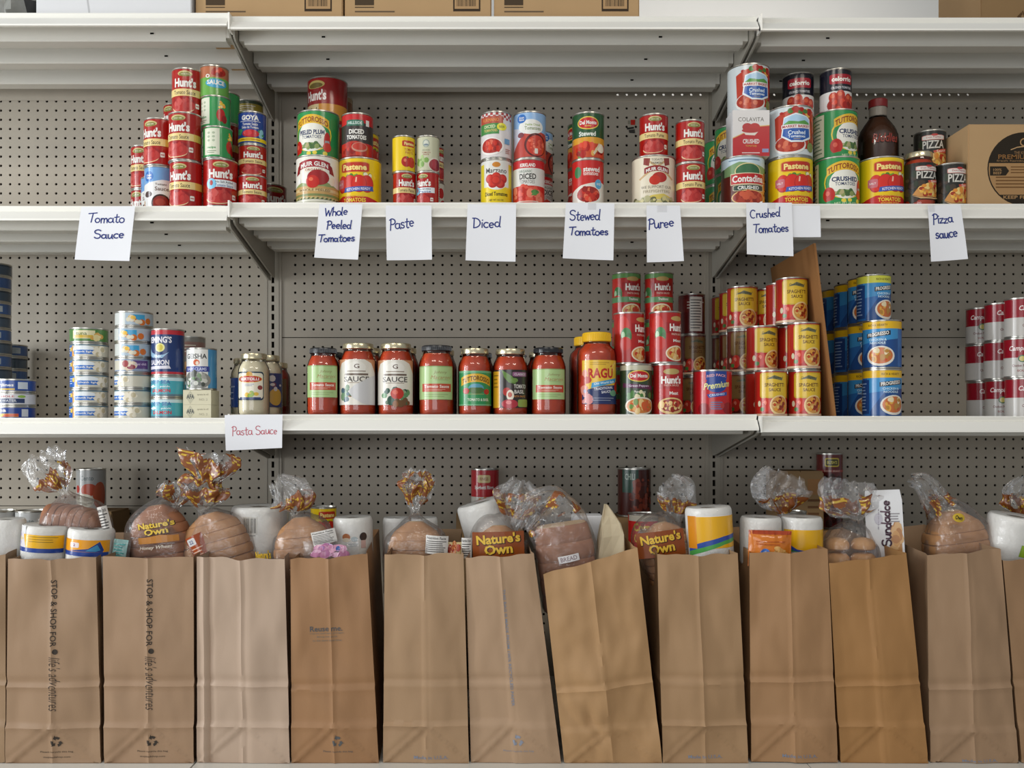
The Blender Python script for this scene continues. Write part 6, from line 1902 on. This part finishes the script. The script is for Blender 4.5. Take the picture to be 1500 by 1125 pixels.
# ------------------------------------------------------------------ small packets, cans and boxes around the bags
def pouch(name, label, cat, box, Y, th, canvas, rot=0.0, clear=False, seed=0, group=None, body='#c87a2a'):
    x0, y0, x1, y1 = box
    ctr = P((x0 + x1) / 2, (y0 + y1) / 2, Y)
    hw, hh = (x1 - x0) / 2 * (D0 + Y) / F, (y1 - y0) / 2 * (D0 + Y) / F
    t = empty(name, ctr, label, cat, group, (0, -rot, 0))
    nx, nz = 18, 14

    def f(x, y, o, sg=-1):
        k = max(0, 1 - abs(x) ** 3) * max(0, 1 - abs(y) ** 4)
        w_ = .0025 * noise.noise(Vector((x * 5, y * 5, seed))) + .0015 * sin(x * 40) * (abs(x) > .86)
        return Vector((x * hw, sg * (th * k * .5 + o + w_ * (1 if sg < 0 else .2) + .001), y * hh))
    mb = MB()
    for sg in (-1, 1):
        mb.add([f(-1 + 2 * i / nx, -1 + 2 * j / nz, 0, sg) for j in range(nz + 1) for i in range(nx + 1)], [(j * (nx + 1) + i, j * (nx + 1) + i + 1, (j + 1) * (nx + 1) + i + 1, (j + 1) * (nx + 1) + i) for j in range(nz) for i in range(nx)])
    link('packet_skin', mb.mesh('packet_skin', M['film'] if clear else material('printed_packet_film', body, .25, coat=.3, noise_amt=.08), 50), t)
    link('packet_print', canvas_mesh(canvas, lambda x, y, o: f(x, y * 2 - 1, .0012 + o), 'packet_print', M['print'], .12), t)
    return t


pouch('snack_packet', 'small clear packet with teal print between the yellow pack and wheat loaf', 'packet', (163, 790, 190, 832), -.19, .02, Canvas().rect(-.8, .3, .75, 1, '#8fbcb8').lines(-.6, .6, .4, .9, 5, '#4f9a98', .45), -.12, True, 3)
pouch('snack_packet', 'clear packet with pink printed label in front of the golden loaf', 'packet', (445, 791, 526, 838), -.195, .03, Canvas().blobs(4, -.1, .68, .75, .2, 26, ['#b87a9a', '#c890a8', '#a86a90', '#d0a0b8', '#9a6a9a'], .22).ell(.3, .75, .08, .08, '#3a5a9a'), .05, True, 4)
pouch('snack_packet', 'orange snack packet with blue circle before the white towel roll', 'packet', (1096, 777, 1158, 830), -.226, .030, Canvas().rect(-1, .0, 1, .9, '#cf7420').rect(-1, .9, 1, 1.0, '#a8401c').ell(-.3, .32, .26, .20, '#4a7ac8').ell(-.3, .35, .14, .1, '#8ab0e0').blobs(5, .35, .35, .5, .2, 12, ['#d8a860', '#c8904a', '#e0bc80'], .16).lines(-.7, .7, .6, .75, 2, '#b85a18'), -.03, False, 5, body='#cf7420')
t = pouch('snack_packet', 'small packet with pastry picture at the right of the straight-necked loaf', 'packet', (655, 794, 680, 838), -.17, .02, Canvas().rect(-1, 0, 1, 1, '#d8c08a').blobs(3, -.2, .8, .6, .12, 9, ['#b8502a', '#c87a3a', '#a83a22'], .3), 0, False, 6, body='#d8c08a')

# cream paper sack with peaked torn top in the crumpled bag
org = P(893, 850, -.16)
t = empty('paper_sack', org, 'cream paper sack with a peaked top in the crumpled bag', 'paper sack')
lev = [((872, 875), (918, 866), .034), ((873, 815), (914, 806), .032), ((876, 786), (913, 782), .026), ((879, 768), (909, 766), .016), ((882, 754), (903, 757), .008), ((884, 744), (896, 747), .004), ((885, 738), (890, 739), .0015)]
rings = []
for (a, b, hd) in lev:
    A_, B_ = P(*a, -.16) - org, P(*b, -.16) - org
    ring = []
    for i in range(20):
        f = 2 * pi * i / 20
        p = (A_ + B_) / 2 + (B_ - A_) / 2 * (math.copysign(abs(cos(f)) ** .35, cos(f)))
        ring.append(p + Vector((0, hd * math.copysign(abs(sin(f)) ** .5, sin(f)) + .007 * noise.noise(Vector((cos(f) * 2.2, p.z * 26, 2))) + .007 * ridge(cos(f) - .1, .25) * (1 if sin(f) < 0 else 0) * (hd > .01), 0)))
    rings.append(ring)
link('sack_paper', MB().loft(rings).mesh('sack_paper', M['cream_paper']), t)
# white carton behind the lavender loaf
org = P(858, 850, -.09)
t = carton('flour_box', P(840, 0, -.12).x, P(884, 0, -.12).x, P(0, 850, -.12).z, .14, -.12, .06, M['white_card'], 'white packet with small red mark behind the lavender-wrapped loaf', None, Canvas().poly([(.5, .30), (.9, .28), (.98, .62), (.85, .66), (.6, .5)], '#a8603a').ell(.75, .45, .12, .07, '#b83a22'), False)

# the tall white box with script lettering
hw, hd, H = .037, .021, .158
bx = P(1299, 718, -.145)
t = empty('snack_box', (bx.x, -.145, bx.z - H), 'tall white box with dark purple script beside the buns', 'box', None, (0, radians(-3), radians(-24)))
mb = MB()
mb.box(-hw, hw, -hd, hd, 0, H - .022)
mb.add([(-hw, -hd, H - .022), (hw, -hd, H - .022), (hw, hd, H - .022), (-hw, hd, H - .022), (-hw * .95, -hd * .1, H), (hw * .9, -hd * .1, H + .001)], [(0, 1, 5, 4), (2, 3, 4, 5), (1, 2, 5), (3, 0, 4)])
link('box_body', mb.mesh('box_body', M['white_card']), t)
c = Canvas().rect(.30, .06, .88, .62, '#b0804e').blobs(3, .6, .35, .22, .25, 16, ['#c09058', '#a87444', '#c8a070'], .2).lines(.35, .85, .66, .82, 4, '#8a8688', .45).bars(-.92, -.35, .05, .30, 10, '#9a96a0').ell(-.3, .72, .22, .09, '#b8b4bc').text('Sweet', -.3, .72, .34, .05, '#6a5a70', .01, rot=1.4)
link('box_print', canvas_mesh(c, lambda x, y, o: (x * hw, -hd - .0003 - o, y * (H - .022)), 'box_print', M['print']), t)
c2 = hand(Canvas(), 'Sundadce', 0, 0, 1, .36, '#4a2438', .07, .0, 2.2, seed=5)
link('script_lettering', canvas_mesh(c2, lambda x, y, o: (-.006 - (y - .2) * .05 + .008, -hd - .0010 - o, .040 + x * .098), 'script_lettering', M['print']), t)

# cans and cartons on the base deck behind the bags, each standing on a case of stock
CG = 'cans standing behind the grocery bags'


def back_can(des, R, H, xc, ytop, g, labels, case_label, name='tomato_can', rot=0, half=.075):
    """a column of cans whose top rim shows at ytop, on a carton that stands on the base deck"""
    n = len(labels)
    z = CZ + (CY - ytop) * (D0 + g + 2 * R / 1000) / F - n * (H / 1000 + .0004)
    x = (xc - CX) * (D0 + g + R / 1000) / F
    carton('cardboard_box', x - half, x + half, .1205, z - .1205 - .0034, g - .01, min(.13, .405 - g), M['card_dark'], case_label, 'cartons behind the grocery bags')
    for i, lb in enumerate(labels):
        z = can(des, R, H, xc, z, g, rot, lb, name, group=CG)


back_can('wt', 37, 111, 133.5, 685, .285, ['grey and red tomato can standing behind the first bagged loaf'], 'brown carton behind the first two grocery bags')
back_can('ring', 37, 111, 710.5, 685, .285, ['red and white can standing behind the white tilted roll'], 'brown carton behind the white tilted roll', 'soup_can', -4)
back_can('bean', 43, 125, 929, 684, .23, ['tall dark bean can behind the cream paper sack'], 'brown carton carrying the tall bean can', 'bean_can')
back_can('chow', 37, 111, 942, 749, .12, ['red can with yellow words in front of the tall bean can'], 'brown carton carrying the red can with yellow words', 'soup_can', 0, .045)
back_can('bush', 34, 100, 1215, 663, .31, ['dark can beneath the dark red can with yellow badge', 'dark red can with yellow badge, highest behind the buns'], 'brown carton behind the bag of buns', 'bean_can', -8, .045)
back_can('grey', 33, 80, 1160, 746, .03, ['tin can with shiny lid behind the ruffle above the twin rolls'], 'brown carton under the shiny-lidded tin', 'soup_can', 0, .045)
back_can('past', 30, 90, 474, 740, .02, ['small yellow can behind the golden loaf with neck twisted left'], 'brown carton under the small yellow can', 'tomato_can', 30, .045)
back_can('wt', 37, 111, 47, 745, .08, ['tin can behind the first towel roll, its lid shining'], 'brown carton under the two tins at the left frame edge', 'soup_can', 0, .10)
can('wt', 37, 111, 0, CZ + (CY - 745) * (D0 + .08 + .074) / F - .1114, .08, 0, 'tin can with shiny lid cut off by the left frame edge', 'soup_can', group=CG)
# brown carton showing between the ruffles
d2 = D0 + .2
zt_ = CZ + (CY - 690) * d2 / F
carton('cardboard_box', (1139 - CX) * d2 / F, (1207 - CX) * d2 / F, .1205, zt_ - .1205 - .0034, .2, .1, M['card_dark'], 'brown carton standing behind the clear ruffle over the twin rolls', 'cartons behind the grocery bags', Canvas().rect(.3, .9, .9, .97, '#9a7048').lines(.3, .9, .8, .89, 3, '#6a4a30'))
